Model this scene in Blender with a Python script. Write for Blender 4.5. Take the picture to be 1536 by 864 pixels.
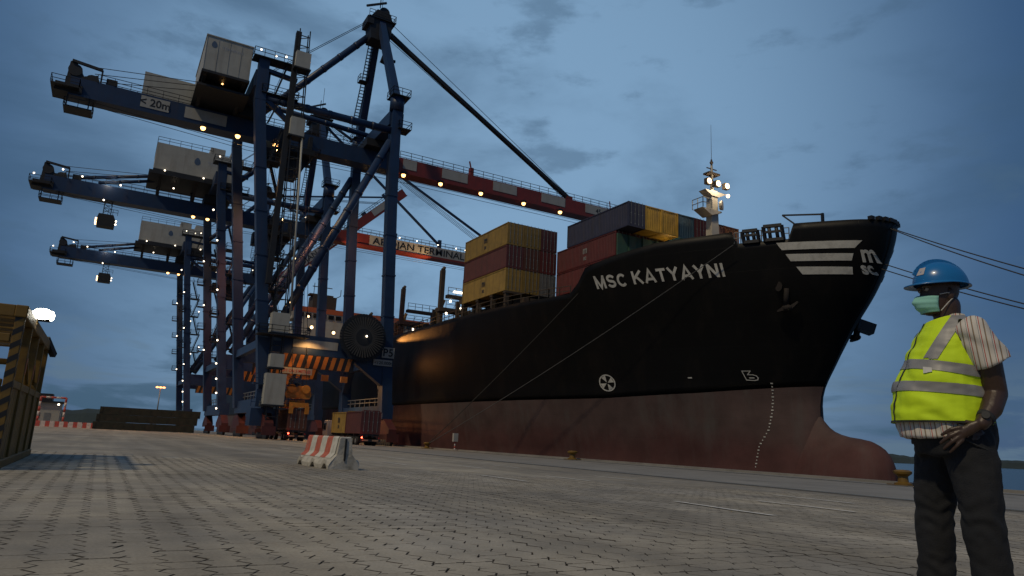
import bpy, bmesh, math, random, bisect
from mathutils import Vector, Matrix, Euler, noise
R = math.radians
rnd = random.Random(7)
scene = bpy.context.scene
COL = scene.collection
for o in list(bpy.data.objects):
    bpy.data.objects.remove(o)

# ------------------------------------------------------------------ camera
FPX, ROLL, PITCH, YAW = 1060.0, math.atan(.047), math.atan(231.8 / 1060.0), R(29.25)
cam_d = bpy.data.cameras.new('camera')
cam = bpy.data.objects.new('camera', cam_d)
COL.objects.link(cam)
cam_d.sensor_width = 36.0
cam_d.lens = 36.0 * FPX / 1536.0
cam_d.clip_start = .05
cam_d.clip_end = 20000
fw = Vector((math.sin(YAW) * math.cos(PITCH), math.cos(YAW) * math.cos(PITCH), math.sin(PITCH)))
rt0 = Vector((math.cos(YAW), -math.sin(YAW), 0))
up0 = rt0.cross(fw)
rt = rt0 * math.cos(ROLL) + up0 * math.sin(ROLL)
upv = -rt0 * math.sin(ROLL) + up0 * math.cos(ROLL)
CAM = Vector((0, 0, 1.2))
cam.matrix_world = Matrix(((rt.x, upv.x, -fw.x, CAM.x), (rt.y, upv.y, -fw.y, CAM.y), (rt.z, upv.z, -fw.z, CAM.z), (0, 0, 0, 1)))
scene.camera = cam

# ------------------------------------------------------------------ light
SUN_DIR = Vector((-.74, -.32, .95)).normalized()         # towards the light: high on the landside
SUN_EL = math.asin(SUN_DIR.z)
world = bpy.data.worlds.new('World')
scene.world = world
world.use_nodes = True
nt = world.node_tree
for n in list(nt.nodes):
    nt.nodes.remove(n)
def wn(t, **k):
    n = nt.nodes.new(t)
    for a, v in k.items():
        setattr(n, a, v)
    return n
L = nt.links.new
out = wn('ShaderNodeOutputWorld')
bg = wn('ShaderNodeBackground')
sky = wn('ShaderNodeTexSky', sky_type='NISHITA', sun_disc=False)
sky.sun_elevation = SUN_EL
sky.sun_rotation = math.atan2(SUN_DIR.x, SUN_DIR.y)
sky.air_density = 1.0
sky.dust_density = 1.2
sky.ozone_density = 2.0
tc = wn('ShaderNodeTexCoord')
mp = wn('ShaderNodeMapping')
mp.inputs['Scale'].default_value = (1.0, 1.0, 2.6)
mp.inputs['Location'].default_value = (0, 0, 0)
n1 = wn('ShaderNodeTexNoise')
n1.inputs['Scale'].default_value = 2.1
n1.inputs['Detail'].default_value = 7
n1.inputs['Roughness'].default_value = .55
n1.inputs['Distortion'].default_value = .35
n2 = wn('ShaderNodeTexNoise')
n2.inputs['Scale'].default_value = 5.5
n2.inputs['Detail'].default_value = 8
n2.inputs['Roughness'].default_value = .6
L(tc.outputs['Generated'], mp.inputs['Vector'])
L(mp.outputs['Vector'], n1.inputs['Vector'])
L(mp.outputs['Vector'], n2.inputs['Vector'])
# evening sky: the last light lies low over the water beyond the cranes and fades round the dome
sep = wn('ShaderNodeVectorMath', operation='DOT_PRODUCT')
L(tc.outputs['Generated'], sep.inputs[0])
gd = Vector((.42, .83, .36)).normalized()
sep.inputs[1].default_value = gd
gr = wn('ShaderNodeMapRange', interpolation_type='SMOOTHSTEP')
gr.inputs['From Min'].default_value = .76
gr.inputs['From Max'].default_value = 1.0
L(sep.outputs['Value'], gr.inputs['Value'])
dusk = wn('ShaderNodeMix', data_type='RGBA')
L(gr.outputs[0], dusk.inputs['Factor'])
dusk.inputs[6].default_value = (.38, 1.05, 2.4, 1)
dusk.inputs[7].default_value = (2.85, 4.9, 7.35, 1)
base = wn('ShaderNodeMix', data_type='RGBA')
base.inputs['Factor'].default_value = .90
L(sky.outputs['Color'], base.inputs[6])
L(dusk.outputs[2], base.inputs[7])
tint = base
def ramp(src, a, b_, k):
    r = wn('ShaderNodeMapRange', interpolation_type='SMOOTHSTEP')
    r.inputs['From Min'].default_value = a; r.inputs['From Max'].default_value = b_; r.inputs['To Max'].default_value = k
    L(src, r.inputs['Value']); return r.outputs[0]
def layer(prev, fac, col):
    m_ = wn('ShaderNodeMix', data_type='RGBA'); L(fac, m_.inputs['Factor']); L(prev, m_.inputs[6]); m_.inputs[7].default_value = (*col, 1)
    return m_.outputs[2]
c = layer(tint.outputs[2], ramp(n1.outputs['Fac'], .44, .68, .66), (.62, 1.32, 2.35))      # broad darker veils
c = layer(c, ramp(n2.outputs['Fac'], .53, .68, .52), (.85, 1.65, 2.75))                    # small wisps
# bank of cloud low on the horizon, part dark, part catching light
sz = wn('ShaderNodeSeparateXYZ'); L(tc.outputs['Generated'], sz.inputs[0])
lowf = wn('ShaderNodeMapRange', interpolation_type='SMOOTHSTEP')
lowf.inputs['From Min'].default_value = .17; lowf.inputs['From Max'].default_value = .02
L(sz.outputs['Z'], lowf.inputs['Value'])
mp3 = wn('ShaderNodeMapping'); mp3.inputs['Scale'].default_value = (1, 1, 4.5); L(tc.outputs['Generated'], mp3.inputs['Vector'])
n3 = wn('ShaderNodeTexNoise'); n3.inputs['Scale'].default_value = 5.0; n3.inputs['Detail'].default_value = 9; n3.inputs['Roughness'].default_value = .55; n3.inputs['Distortion'].default_value = .5
L(mp3.outputs['Vector'], n3.inputs['Vector'])
def times(a, b_):
    m_ = wn('ShaderNodeMath', operation='MULTIPLY'); L(a, m_.inputs[0]); L(b_, m_.inputs[1]); return m_.outputs[0]
c = layer(c, times(lowf.outputs[0], ramp(n3.outputs['Fac'], .50, .40, .75)), (1.5, 2.35, 3.2))
c = layer(c, times(lowf.outputs[0], ramp(n3.outputs['Fac'], .50, .62, .9)), (.72, 1.45, 2.3))
L(c, bg.inputs['Color'])
bg.inputs['Strength'].default_value = .075
L(bg.outputs['Background'], out.inputs['Surface'])

sun_d = bpy.data.lights.new('sun', 'SUN')
sun_d.energy = 1.45
sun_d.angle = R(2.5)
sun_d.color = (1.0, .82, .54)
sun = bpy.data.objects.new('sun', sun_d)
COL.objects.link(sun)
sun.rotation_euler = SUN_DIR.to_track_quat('Z', 'Y').to_euler()
scene.view_settings.view_transform = 'Standard'
scene.view_settings.look = 'None'
scene.view_settings.gamma = 1
scene.view_settings.use_curve_mapping = False
scene.view_settings.exposure = 0.0

# ------------------------------------------------------------------ helpers
MATS = {}
def mat(name, color, rough=.6, metal=0, var=.18, nscale=3.0, bump=0.0, bscale=20.0, dirt=None, dirt_amt=.0, dscale=1.2, streak=False, objcol=False, coat=0.0):
    if name in MATS:
        return MATS[name]
    m = bpy.data.materials.new(name)
    m.use_nodes = True
    t = m.node_tree
    b = t.nodes['Principled BSDF']
    b.inputs['Roughness'].default_value = rough
    b.inputs['Metallic'].default_value = metal
    b.inputs['Coat Weight'].default_value = coat
    co = t.nodes.new('ShaderNodeTexCoord')
    no = t.nodes.new('ShaderNodeTexNoise')
    no.inputs['Scale'].default_value = nscale
    no.inputs['Detail'].default_value = 6
    no.inputs['Roughness'].default_value = .6
    t.links.new(co.outputs['Object'], no.inputs['Vector'])
    mr = t.nodes.new('ShaderNodeMapRange')
    mr.inputs['From Min'].default_value = .25
    mr.inputs['From Max'].default_value = .75
    mr.inputs['To Min'].default_value = 1 - var
    mr.inputs['To Max'].default_value = 1 + var
    t.links.new(no.outputs['Fac'], mr.inputs['Value'])
    mx = t.nodes.new('ShaderNodeMix')
    mx.data_type = 'RGBA'
    mx.blend_type = 'MULTIPLY'
    mx.inputs['Factor'].default_value = 1
    if objcol:
        oi = t.nodes.new('ShaderNodeObjectInfo')
        t.links.new(oi.outputs['Color'], mx.inputs[6])
    else:
        mx.inputs[6].default_value = (*color, 1)
    t.links.new(mr.outputs['Result'], mx.inputs[7])
    res = mx.outputs[2]
    if dirt_amt > 0:
        mp2 = t.nodes.new('ShaderNodeMapping')
        mp2.inputs['Scale'].default_value = (1, 1, .12) if streak else (1, 1, 1)
        t.links.new(co.outputs['Object'], mp2.inputs['Vector'])
        nd = t.nodes.new('ShaderNodeTexNoise')
        nd.inputs['Scale'].default_value = dscale
        nd.inputs['Detail'].default_value = 8
        nd.inputs['Roughness'].default_value = .65
        t.links.new(mp2.outputs['Vector'], nd.inputs['Vector'])
        rp = t.nodes.new('ShaderNodeValToRGB')
        rp.color_ramp.elements[0].position = .50
        rp.color_ramp.elements[1].position = .72
        rp.color_ramp.elements[1].color = (dirt_amt, dirt_amt, dirt_amt, 1)
        t.links.new(nd.outputs['Fac'], rp.inputs['Fac'])
        m2 = t.nodes.new('ShaderNodeMix')
        m2.data_type = 'RGBA'
        t.links.new(rp.outputs['Color'], m2.inputs['Factor'])
        t.links.new(res, m2.inputs[6])
        m2.inputs[7].default_value = (*(dirt or (.1, .07, .05)), 1)
        res = m2.outputs[2]
    t.links.new(res, b.inputs['Base Color'])
    if bump > 0:
        nb = t.nodes.new('ShaderNodeTexNoise')
        nb.inputs['Scale'].default_value = bscale
        nb.inputs['Detail'].default_value = 5
        t.links.new(co.outputs['Object'], nb.inputs['Vector'])
        bp = t.nodes.new('ShaderNodeBump')
        bp.inputs['Strength'].default_value = bump
        bp.inputs['Distance'].default_value = .02
        t.links.new(nb.outputs['Fac'], bp.inputs['Height'])
        t.links.new(bp.outputs['Normal'], b.inputs['Normal'])
    MATS[name] = m
    return m
def glow(name, color, strength):
    if name in MATS:
        return MATS[name]
    m = bpy.data.materials.new(name)
    m.use_nodes = True
    b = m.node_tree.nodes['Principled BSDF']
    b.inputs['Base Color'].default_value = (*color, 1)
    b.inputs['Emission Color'].default_value = (*color, 1)
    b.inputs['Emission Strength'].default_value = strength
    MATS[name] = m
    return m

class MB:
    """collects faces; build() makes ONE mesh object"""
    def __init__(s):
        s.v = []; s.f = []; s.sm = []
    def add(s, vs, fs, smooth=False):
        o = len(s.v)
        s.v += [Vector(p) for p in vs]
        s.f += [tuple(i + o for i in f) for f in fs]
        s.sm += [smooth] * len(fs)
        return s
    def box(s, lo, hi):
        x0, y0, z0 = lo; x1, y1, z1 = hi
        return s.add([(x0, y0, z0), (x1, y0, z0), (x1, y1, z0), (x0, y1, z0), (x0, y0, z1), (x1, y0, z1), (x1, y1, z1), (x0, y1, z1)],
                     [(0, 3, 2, 1), (4, 5, 6, 7), (0, 1, 5, 4), (1, 2, 6, 5), (2, 3, 7, 6), (3, 0, 4, 7)])
    def beam(s, p, q, w, h=None, up=(0, 0, 1), w2=None, h2=None):
        p, q = Vector(p), Vector(q); h = h or w; w2 = w2 or w; h2 = h2 or h
        d = (q - p).normalized(); u = Vector(up)
        if abs(d.dot(u)) > .98:
            u = Vector((0, 1, 0))
        a = d.cross(u).normalized(); b = a.cross(d).normalized()
        vs = []
        for c, ww, hh in ((p, w, h), (q, w2, h2)):
            vs += [c - a * ww / 2 - b * hh / 2, c + a * ww / 2 - b * hh / 2, c + a * ww / 2 + b * hh / 2, c - a * ww / 2 + b * hh / 2]
        return s.add(vs, [(3, 2, 1, 0), (4, 5, 6, 7), (0, 1, 5, 4), (1, 2, 6, 5), (2, 3, 7, 6), (3, 0, 4, 7)])
    def tube(s, p, q, r, r2=None, n=8, cap=True):
        p, q = Vector(p), Vector(q); r2 = r if r2 is None else r2
        d = (q - p).normalized(); u = Vector((0, 0, 1)) if abs(d.z) < .95 else Vector((1, 0, 0))
        a = d.cross(u).normalized(); b = a.cross(d)
        vs = []
        for c, rr in ((p, r), (q, r2)):
            for i in range(n):
                t = 2 * math.pi * i / n
                vs.append(c + a * (math.cos(t) * rr) + b * (math.sin(t) * rr))
        fs = [(i, (i + 1) % n, n + (i + 1) % n, n + i) for i in range(n)]
        s.add(vs, fs, n > 6)
        if cap:
            o = len(s.v) - 2 * n
            s.f += [tuple(o + i for i in range(n))[::-1], tuple(o + n + i for i in range(n))]; s.sm += [False, False]
        return s
    def path(s, pts, r, n=6):
        for a, b in zip(pts[:-1], pts[1:]):
            s.tube(a, b, r, n=n)
        return s
    def prism(s, pts, a, b, axis='x'):
        """outline pts (2D) extruded along axis between a and b"""
        n = len(pts)
        def P(u, v, w):
            return {'x': (w, u, v), 'y': (u, w, v), 'z': (u, v, w)}[axis]
        vs = [P(u, v, a) for u, v in pts] + [P(u, v, b) for u, v in pts]
        fs = [tuple(range(n))[::-1], tuple(range(n, 2 * n))] + [(i, (i + 1) % n, n + (i + 1) % n, n + i) for i in range(n)]
        return s.add(vs, fs)
    def ball(s, c, r, n=10, m=7, sc=(1, 1, 1)):
        vs = []
        for j in range(m + 1):
            ph = math.pi * j / m
            for i in range(n):
                t = 2 * math.pi * i / n
                vs.append((c[0] + r * sc[0] * math.sin(ph) * math.cos(t), c[1] + r * sc[1] * math.sin(ph) * math.sin(t), c[2] + r * sc[2] * math.cos(ph)))
        fs = [(j * n + i, (j + 1) * n + i, (j + 1) * n + (i + 1) % n, j * n + (i + 1) % n) for j in range(m) for i in range(n)]
        return s.add(vs, fs, True)
    def rail(s, p, q, h=1.1, step=1.6, r=.035, bars=2):
        p, q = Vector(p), Vector(q); n = max(1, int((q - p).length / step))
        for i in range(n + 1):
            c = p.lerp(q, i / n); s.beam(c, c + Vector((0, 0, h)), r * 2)
        for k in range(bars):
            z = Vector((0, 0, h * (k + 1) / bars)); s.beam(p + z, q + z, r * 2)
        return s
    def mesh(s, name):
        me = bpy.data.meshes.new(name)
        me.from_pydata([tuple(v) for v in s.v], [], s.f)
        me.polygons.foreach_set('use_smooth', s.sm)
        bm = bmesh.new(); bm.from_mesh(me)
        bmesh.ops.recalc_face_normals(bm, faces=bm.faces)
        bm.to_mesh(me); bm.free()
        return me
    def build(s, name, m, parent=None, loc=None, label=None):
        me = s.mesh(name)
        me.materials.append(m)
        return link(name, me, parent, loc, label)
def link(name, me, parent=None, loc=None, label=None):
    o = bpy.data.objects.new(name, me)
    COL.objects.link(o)
    if parent is not None:
        o.parent = parent
    if loc is not None:
        o.location = loc
    if label:
        o['label'] = label
    return o
def tag(o, label, cat, group=None):
    o['label'] = label; o['category'] = cat
    if group:
        o['group'] = group
    return o
def structure(o):
    o['kind'] = 'structure'
    return o
def stuff(o):
    o['kind'] = 'stuff'
    return o
def thing(name, label, cat, loc=(0, 0, 0), rz=0, group=None):
    o = bpy.data.objects.new(name, None)
    COL.objects.link(o)
    o.location = loc; o.rotation_euler = (0, 0, rz)
    o.empty_display_size = .3
    return tag(o, label, cat, group)
def B(lo, hi):
    return MB().box(lo, hi)
def bevel(o, w=.02, seg=2):
    md = o.modifiers.new('bevel', 'BEVEL'); md.width = w; md.segments = seg; md.limit_method = 'ANGLE'; md.angle_limit = R(35)
    return o
def text_geo(txt, size, bold=0.0, align='CENTER'):
    cu = bpy.data.curves.new('lettering', 'FONT')
    cu.body = txt; cu.size = size; cu.align_x = align; cu.offset = bold; cu.resolution_u = 3
    ob = bpy.data.objects.new('lettering', cu); COL.objects.link(ob)
    dg = bpy.context.evaluated_depsgraph_get()
    me = ob.evaluated_get(dg).to_mesh()
    vs = [v.co.copy() for v in me.vertices]; fs = [tuple(p.vertices) for p in me.polygons]
    ob.evaluated_get(dg).to_mesh_clear()
    bpy.data.objects.remove(ob); bpy.data.curves.remove(cu)
    return vs, fs
def lettering(name, txt, size, fn, m, parent, bold=0.0, align='CENTER', thick=None, fit=None):
    """fn maps (u,v) of the flat text to a 3D point on the surface that carries it; fit = width to stretch to"""
    vs, fs = text_geo(txt, size, bold, align)
    if fit:
        u0 = min(v.x for v in vs); u1 = max(v.x for v in vs)
        k = fit / (u1 - u0)
        for v in vs:
            v.x = (v.x - (u0 + u1) / 2) * k
    return MB().add([fn(v.x, v.y) for v in vs], fs).build(name, m, parent)
def lamp_light(name, loc, energy, color, radius=.15, spot=None, target=None, blend=.5, parent=None):
    d = bpy.data.lights.new(name, 'SPOT' if spot else 'POINT')
    d.energy = energy; d.color = color; d.shadow_soft_size = radius
    if spot:
        d.spot_size = R(spot); d.spot_blend = blend
    o = bpy.data.objects.new(name, d); COL.objects.link(o)
    o.location = loc
    if parent is not None:
        o.parent = parent
    if target is not None:
        o.rotation_euler = (Vector(loc) - Vector(target)).to_track_quat('Z', 'Y').to_euler()
    return o
def ground_z(x):
    return .4 * min(1.0, max(0.0, 1 - (x - 4) / 30.0))

SODIUM, WHITE_L = (1.0, .50, .16), (1.0, .93, .80)
G_SOD = glow('sodium_lamp_glow', (1.0, .52, .17), 5)
G_WHITE = glow('white_lamp_glow', (1.0, .84, .62), 4)
G_BIG = glow('flood_lamp_glow', (1.0, .95, .80), 20)
G_WARM = glow('warm_lamp_glow', (1.0, .66, .32), 4.5)
G_RED = glow('red_lamp_glow', (1.0, .06, .03), 14)
M_BLUE = mat('crane_blue_paint', (.0085, .027, .075), .45, .0, .22, .6, .05, 8, (.05, .03, .02), .35, .8, True)
M_DARK = mat('dark_steel', (.008, .011, .016), .6, .1, .25, 1.0, dirt=(.05, .03, .02), dirt_amt=.3)
M_CREAM = mat('cream_panel_paint', (.33, .33, .30), .55, 0, .10, .8, .02, 10, (.16, .14, .11), .45, .9, True)
M_WPANEL = mat('white_panel_paint', (.30, .30, .285), .5, 0, .10, 1.0, 0, 10, (.2, .17, .13), .5, .9, True)
M_REDC = mat('crane_red_paint', (.17, .022, .014), .5, 0, .18, 1.0, .03, 8, (.06, .03, .02), .5, .9, True)
M_BLACK = mat('black_paint', (.008, .008, .009), .5, 0, .2)
M_ORANGE = mat('orange_stripe_paint', (.33, .11, .012), .5, 0, .15, 2, dirt=(.1, .05, .02), dirt_amt=.4)
M_YEL = mat('safety_yellow_paint', (.155, .088, .010), .5, 0, .2, 2, .1, 20, (.030, .020, .010), .75, 1.6)
M_GREYM = mat('galvanised_steel', (.20, .21, .21), .45, .4, .2, 3)
M_RUBBER = mat('tyre_rubber', (.010, .010, .010), .85)
M_GLASS = mat('dark_glass', (.01, .014, .018), .08, 0, .05)

# ------------------------------------------------------------------ ground, water, far shore
def view(p):
    d = Vector(p) - CAM; z = d.dot(fw)
    if z < .1:
        return None
    return 768 + FPX * d.dot(rt) / z, 432 - FPX * d.dot(upv) / z, z
def paving_material(name, island):
    m = bpy.data.materials.new(name); m.use_nodes = True; t = m.node_tree; b = t.nodes['Principled BSDF']
    b.inputs['Roughness'].default_value = .78
    co = t.nodes.new('ShaderNodeTexCoord'); geo = t.nodes.new('ShaderNodeNewGeometry')
    def nz(sc, det, ro=.6):
        n = t.nodes.new('ShaderNodeTexNoise'); n.inputs['Scale'].default_value = sc; n.inputs['Detail'].default_value = det; n.inputs['Roughness'].default_value = ro
        t.links.new(geo.outputs['Position'], n.inputs['Vector']); return n
    def rng(sock, a, b_, lo=.3, hi=.7):
        r = t.nodes.new('ShaderNodeMapRange'); r.inputs['From Min'].default_value = lo; r.inputs['From Max'].default_value = hi
        r.inputs['To Min'].default_value = a; r.inputs['To Max'].default_value = b_; t.links.new(sock, r.inputs['Value']); return r.outputs[0]
    def mul(a, b_):
        r = t.nodes.new('ShaderNodeMath'); r.operation = 'MULTIPLY'; t.links.new(a, r.inputs[0]); t.links.new(b_, r.inputs[1]); return r.outputs[0]
    v = mul(rng(nz(.16, 6).outputs['Fac'], .66, 1.25), rng(nz(1.3, 6, .7).outputs['Fac'], .80, 1.18))
    v = mul(v, rng(nz(45, 4).outputs['Fac'], .82, 1.16))
    if island:
        v = mul(v, rng(geo.outputs['Random Per Island'],   .88, 1.10, 0, 1))
    else:
        # courses of small blocks too far off to tell apart
        mp_ = t.nodes.new('ShaderNodeMapping'); mp_.inputs['Scale'].default_value = (4.44, 8.9, 1)
        t.links.new(geo.outputs['Position'], mp_.inputs['Vector'])
        wn_ = t.nodes.new('ShaderNodeTexWhiteNoise'); wn_.noise_dimensions = '2D'
        fl = t.nodes.new('ShaderNodeVectorMath'); fl.operation = 'FLOOR'; t.links.new(mp_.outputs[0], fl.inputs[0]); t.links.new(fl.outputs[0], wn_.inputs['Vector'])
        v = mul(v, rng(wn_.outputs['Value'], .78, 1.02, 0, 1))
    cr = t.nodes.new('ShaderNodeMix'); cr.data_type = 'RGBA'; cr.blend_type = 'MULTIPLY'; cr.inputs['Factor'].default_value = 1
    tint_n = t.nodes.new('ShaderNodeMix'); tint_n.data_type = 'RGBA'
    t.links.new(rng(nz(.45, 4).outputs['Fac'], 0, 1, .35, .65), tint_n.inputs['Factor'])
    tint_n.inputs[6].default_value = (.325, .285, .215, 1); tint_n.inputs[7].default_value = (.295, .270, .225, 1)
    # tyre-polished lanes running along the quay
    mt_ = t.nodes.new('ShaderNodeMapping'); mt_.inputs['Scale'].default_value = (1.0, .045, 1); t.links.new(geo.outputs['Position'], mt_.inputs['Vector'])
    ty_ = t.nodes.new('ShaderNodeTexNoise'); ty_.inputs['Scale'].default_value = 1.1; ty_.inputs['Detail'].default_value = 5; ty_.inputs['Distortion'].default_value = .4; t.links.new(mt_.outputs[0], ty_.inputs['Vector'])
    v = mul(v, rng(ty_.outputs['Fac'], .80, 1.14, .35, .65))
    t.links.new(tint_n.outputs[2], cr.inputs[6]); t.links.new(v, cr.inputs[7])
    # worn dark oil patches
    ol = nz(.33, 7, .65); rp = t.nodes.new('ShaderNodeValToRGB'); rp.color_ramp.elements[0].position = .57; rp.color_ramp.elements[1].position = .75
    rp.color_ramp.elements[1].color = (.5, .5, .5, 1); t.links.new(ol.outputs['Fac'], rp.inputs['Fac'])
    om = t.nodes.new('ShaderNodeMix'); om.data_type = 'RGBA'; t.links.new(rp.outputs[0], om.inputs['Factor']); t.links.new(cr.outputs[2], om.inputs[6]); om.inputs[7].default_value = (.09, .085, .08, 1)
    t.links.new(om.outputs[2], b.inputs['Base Color'])
    bp = t.nodes.new('ShaderNodeBump'); bp.inputs['Strength'].default_value = .35; bp.inputs['Distance'].default_value = .006
    t.links.new(nz(70, 5).outputs['Fac'], bp.inputs['Height']); t.links.new(bp.outputs[0], b.inputs['Normal'])
    return m
M_PAVE = paving_material('block_paving', False)
M_BLOCK = paving_material('concrete_block', True)
M_SAND = mat('joint_sand', (.055, .048, .038), .95, 0, .4, 6)
M_APRON = mat('apron_concrete', (.215, .205, .185), .8, 0, .22, .35, .15, 30, (.08, .075, .07), .5, .5)

CELL = .9
X_SEAM, X_EDGE = 18.0, 37.0
def is_block(cx, cy):
    if cx > 17.5:
        return False
    q = view((cx, cy, ground_z(cx)))
    return q is not None and 2.2 < q[2] < 19 and -330 < q[0] < 1870 and q[1] < 960
sheet, bed, cells = MB(), MB(), []
NX0, NX1, NY0, NY1 = -14, 20, -2, 26
for i in range(NX0, NX1):
    for j in range(NY0, NY1):
        x0, y0 = i * CELL, j * CELL
        blk = is_block(x0 + CELL / 2, y0 + CELL / 2)
        dz = -.016 if blk else 0
        q = [(x0, y0, ground_z(x0) + dz), (x0 + CELL, y0, ground_z(x0 + CELL) + dz), (x0 + CELL, y0 + CELL, ground_z(x0 + CELL) + dz), (x0, y0 + CELL, ground_z(x0) + dz)]
        (bed if blk else sheet).add(q, [(0, 1, 2, 3)])
        if blk:
            cells.append((i, j))
def gq(x0, x1, y0, y1, dz=0.0):
    xs = sorted({x0, x1} | {x for x in (4.0, 34.0) if x0 < x < x1})
    for a, b_ in zip(xs[:-1], xs[1:]):
        sheet.add([(a, y0, ground_z(a) + dz), (b_, y0, ground_z(b_) + dz), (b_, y1, ground_z(b_) + dz), (a, y1, ground_z(a) + dz)], [(0, 1, 2, 3)])
ax0, ax1, ay0, ay1 = NX0 * CELL, NX1 * CELL, NY0 * CELL, NY1 * CELL
gq(-900, ax0, -300, 1500); gq(ax0, ax1, -300, ay0); gq(ax0, ax1, ay1, 1500); gq(ax1, X_EDGE, -300, 1500)
quay = structure(sheet.build('quay_pavement', M_PAVE))
bed.build('joint_bed', M_SAND, quay)
# one interlocking concrete block: zigzag flanks
PW, PL = .225, .225
def block_outline(gx, gy):
    a = .036
    ys = [-.5, -.25, 0, .25, .5]; zx = [0, a, 0, -a, 0]
    w, l = PW / 2 - gx, PL / 2 - gy
    right = [(w + zx[k], ys[k] * 2 * l) for k in range(5)]
    left = [(-w + zx[k], ys[k] * 2 * l) for k in range(5)][::-1]
    return right + [(PW / 4, l + .004), (-PW / 4, l - .004)] + left + [(-PW / 4, -l - .004), (PW / 4, -l + .004)]
OUT = block_outline(.0022, .0014)
INN = [(x + (-.0045 if k < 5 else .0045 if 6 < k < 12 else 0), y * .972) for k, (x, y) in enumerate(OUT)]
NB = len(OUT)
blk = MB().add([(x, y, 0) for x, y in INN] + [(x, y, -.0012) for x, y in OUT] + [(x, y, -.04) for x, y in OUT],
               [tuple(range(NB))] + [(k, NB + k, NB + (k + 1) % NB, (k + 1) % NB) for k in range(NB)] + [(NB + k, 2 * NB + k, 2 * NB + (k + 1) % NB, NB + (k + 1) % NB) for k in range(NB)])
blk_me = blk.mesh('paver'); blk_me.materials.append(M_BLOCK); blk_me.materials.append(M_SAND)
for p_ in blk_me.polygons:                                # the zigzag flanks are packed with dirt
    if len(p_.vertices) == 4 and abs(p_.normal.y) < .999 and abs(p_.center.x) > .06: p_.material_index = 1
BM_IDX = [p_.material_index for p_ in blk_me.polygons]
BV = [v.co.copy() for v in blk_me.vertices]; BF = [tuple(p.vertices) for p in blk_me.polygons]
pav = []
for i, j in cells:
    for a in range(4):
        for b_ in range(4):
            x = i * CELL + (a + .5) * PW; col = i * 4 + a
            y = j * CELL + (b_ + .5) * PL
            pav.append((x, y))
def seen(p):
    q = view((p[0], p[1], ground_z(p[0])))
    return q[2] if (0 < q[0] < 1536 and q[1] < 862) else 999
pav.sort(key=seen)
# gentle settlement of the paving, plus every block a little proud or tilted
def settle(x, y):
    q = view((x, y, ground_z(x)))
    k = min(1.0, max(0.0, (17.5 - q[2]) / 5.0)) if q else 0
    return k * (.012 * noise.noise(Vector((x * .5, y * .5, 0))) - .003)
allv, allf = [], []
for k, (x, y) in enumerate(pav):
    dx, dy, dz = rnd.gauss(0, .0030), rnd.gauss(0, .0014), settle(x, y) + rnd.gauss(0, .0011)
    rz, tx, ty = rnd.gauss(0, .010), rnd.gauss(0, .0045), rnd.gauss(0, .005) + (.0133 if x > 4 else 0)
    if k < 300:
        o = link('paver', blk_me, quay)
        o.location = (x + dx, y + dy, ground_z(x) + dz); o.rotation_euler = (tx, ty, rz)
    else:
        o_ = len(allv); c, s_ = math.cos(rz), math.sin(rz)
        allv += [(x + dx + v.x * c - v.y * s_, y + dy + v.x * s_ + v.y * c, ground_z(x) + dz + v.z - v.x * ty + v.y * tx) for v in BV]
        allf += [tuple(o_ + t for t in f) for f in BF]
me = bpy.data.meshes.new('paver_field'); me.from_pydata(allv, [], allf); me.materials.append(M_BLOCK); me.materials.append(M_SAND)
me.polygons.foreach_set('material_index', BM_IDX * (len(allf) // len(BF)))
stuff(link('paver_field', me, quay))
# smooth apron slabs between the crane rails and the edge, with the crane rails in their slots
apron = MB()
def apron_strip(x0, x1, y0, y1):
    xs = sorted({x0, x1} | ({34.0} if x0 < 34 < x1 else set()))
    for a, b_ in zip(xs[:-1], xs[1:]):
        apron.add([(a, y0, ground_z(a) + .004), (b_, y0, ground_z(b_) + .004), (b_, y1, ground_z(b_) + .004), (a, y1, ground_z(a) + .004)], [(0, 1, 2, 3)])
for k in range(-4, 40):
    apron_strip(18.75, 26.4, k * 7.0, k * 7.0 + 6.97); apron_strip(26.44, 34.1, k * 7.0, k * 7.0 + 6.97); apron_strip(34.9, 36.7, k * 7.0, k * 7.0 + 6.97)
structure(apron.build('quay_apron', M_APRON))
for x in (18.4, 34.5):
    rail_b = MB().box((x - .32, -60, ground_z(x) - .02), (x + .32, 400, ground_z(x) + .008))
    sl = structure(rail_b.build('crane_rail_slot', M_SAND))
    MB().box((x - .05, -60, ground_z(x)), (x + .05, 400, ground_z(x) + .03)).build('rail', M_GREYM, sl)
kerb = MB().box((36.7, -200, -.2), (37.05, 900, .14)); structure(kerb.build('quay_kerb', M_APRON))
wall = MB().box((36.3, -200, -9), (36.98, 900, -.05)); structure(wall.build('quay_wall', M_APRON))
M_LINE = mat('worn_white_road_paint', (.62, .60, .55), .7, 0, .2, 3, 0, 10, (.28, .26, .23), .8, 3.5)
for x, y0s in ((8.7, [1.8, 7.4, 14.4, 22, 30, 38]), (11.4, [2.5, 8.0, 15.7, 21.6, 29, 37, 45]), (14.1, [3.5, 10.0, 17, 24, 33, 42, 52])):
    for y in y0s:
        y += rnd.uniform(-.1, .1); w = .065; ln = 2.1
        line = MB()
        for k in range(8):
            a, b_ = y + ln * k / 8, y + ln * (k + 1) / 8
            zz = [ground_z(x - w) + .014 + settle(x, a), ground_z(x + w) + .014 + settle(x, a), ground_z(x + w) + .014 + settle(x, b_), ground_z(x - w) + .014 + settle(x, b_)]
            line.add([(x - w, a, zz[0]), (x + w, a, zz[1]), (x + w, b_, zz[2]), (x - w, b_, zz[3])], [(0, 1, 2, 3)])
        line.build('painted_line', M_LINE, quay)

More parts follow.
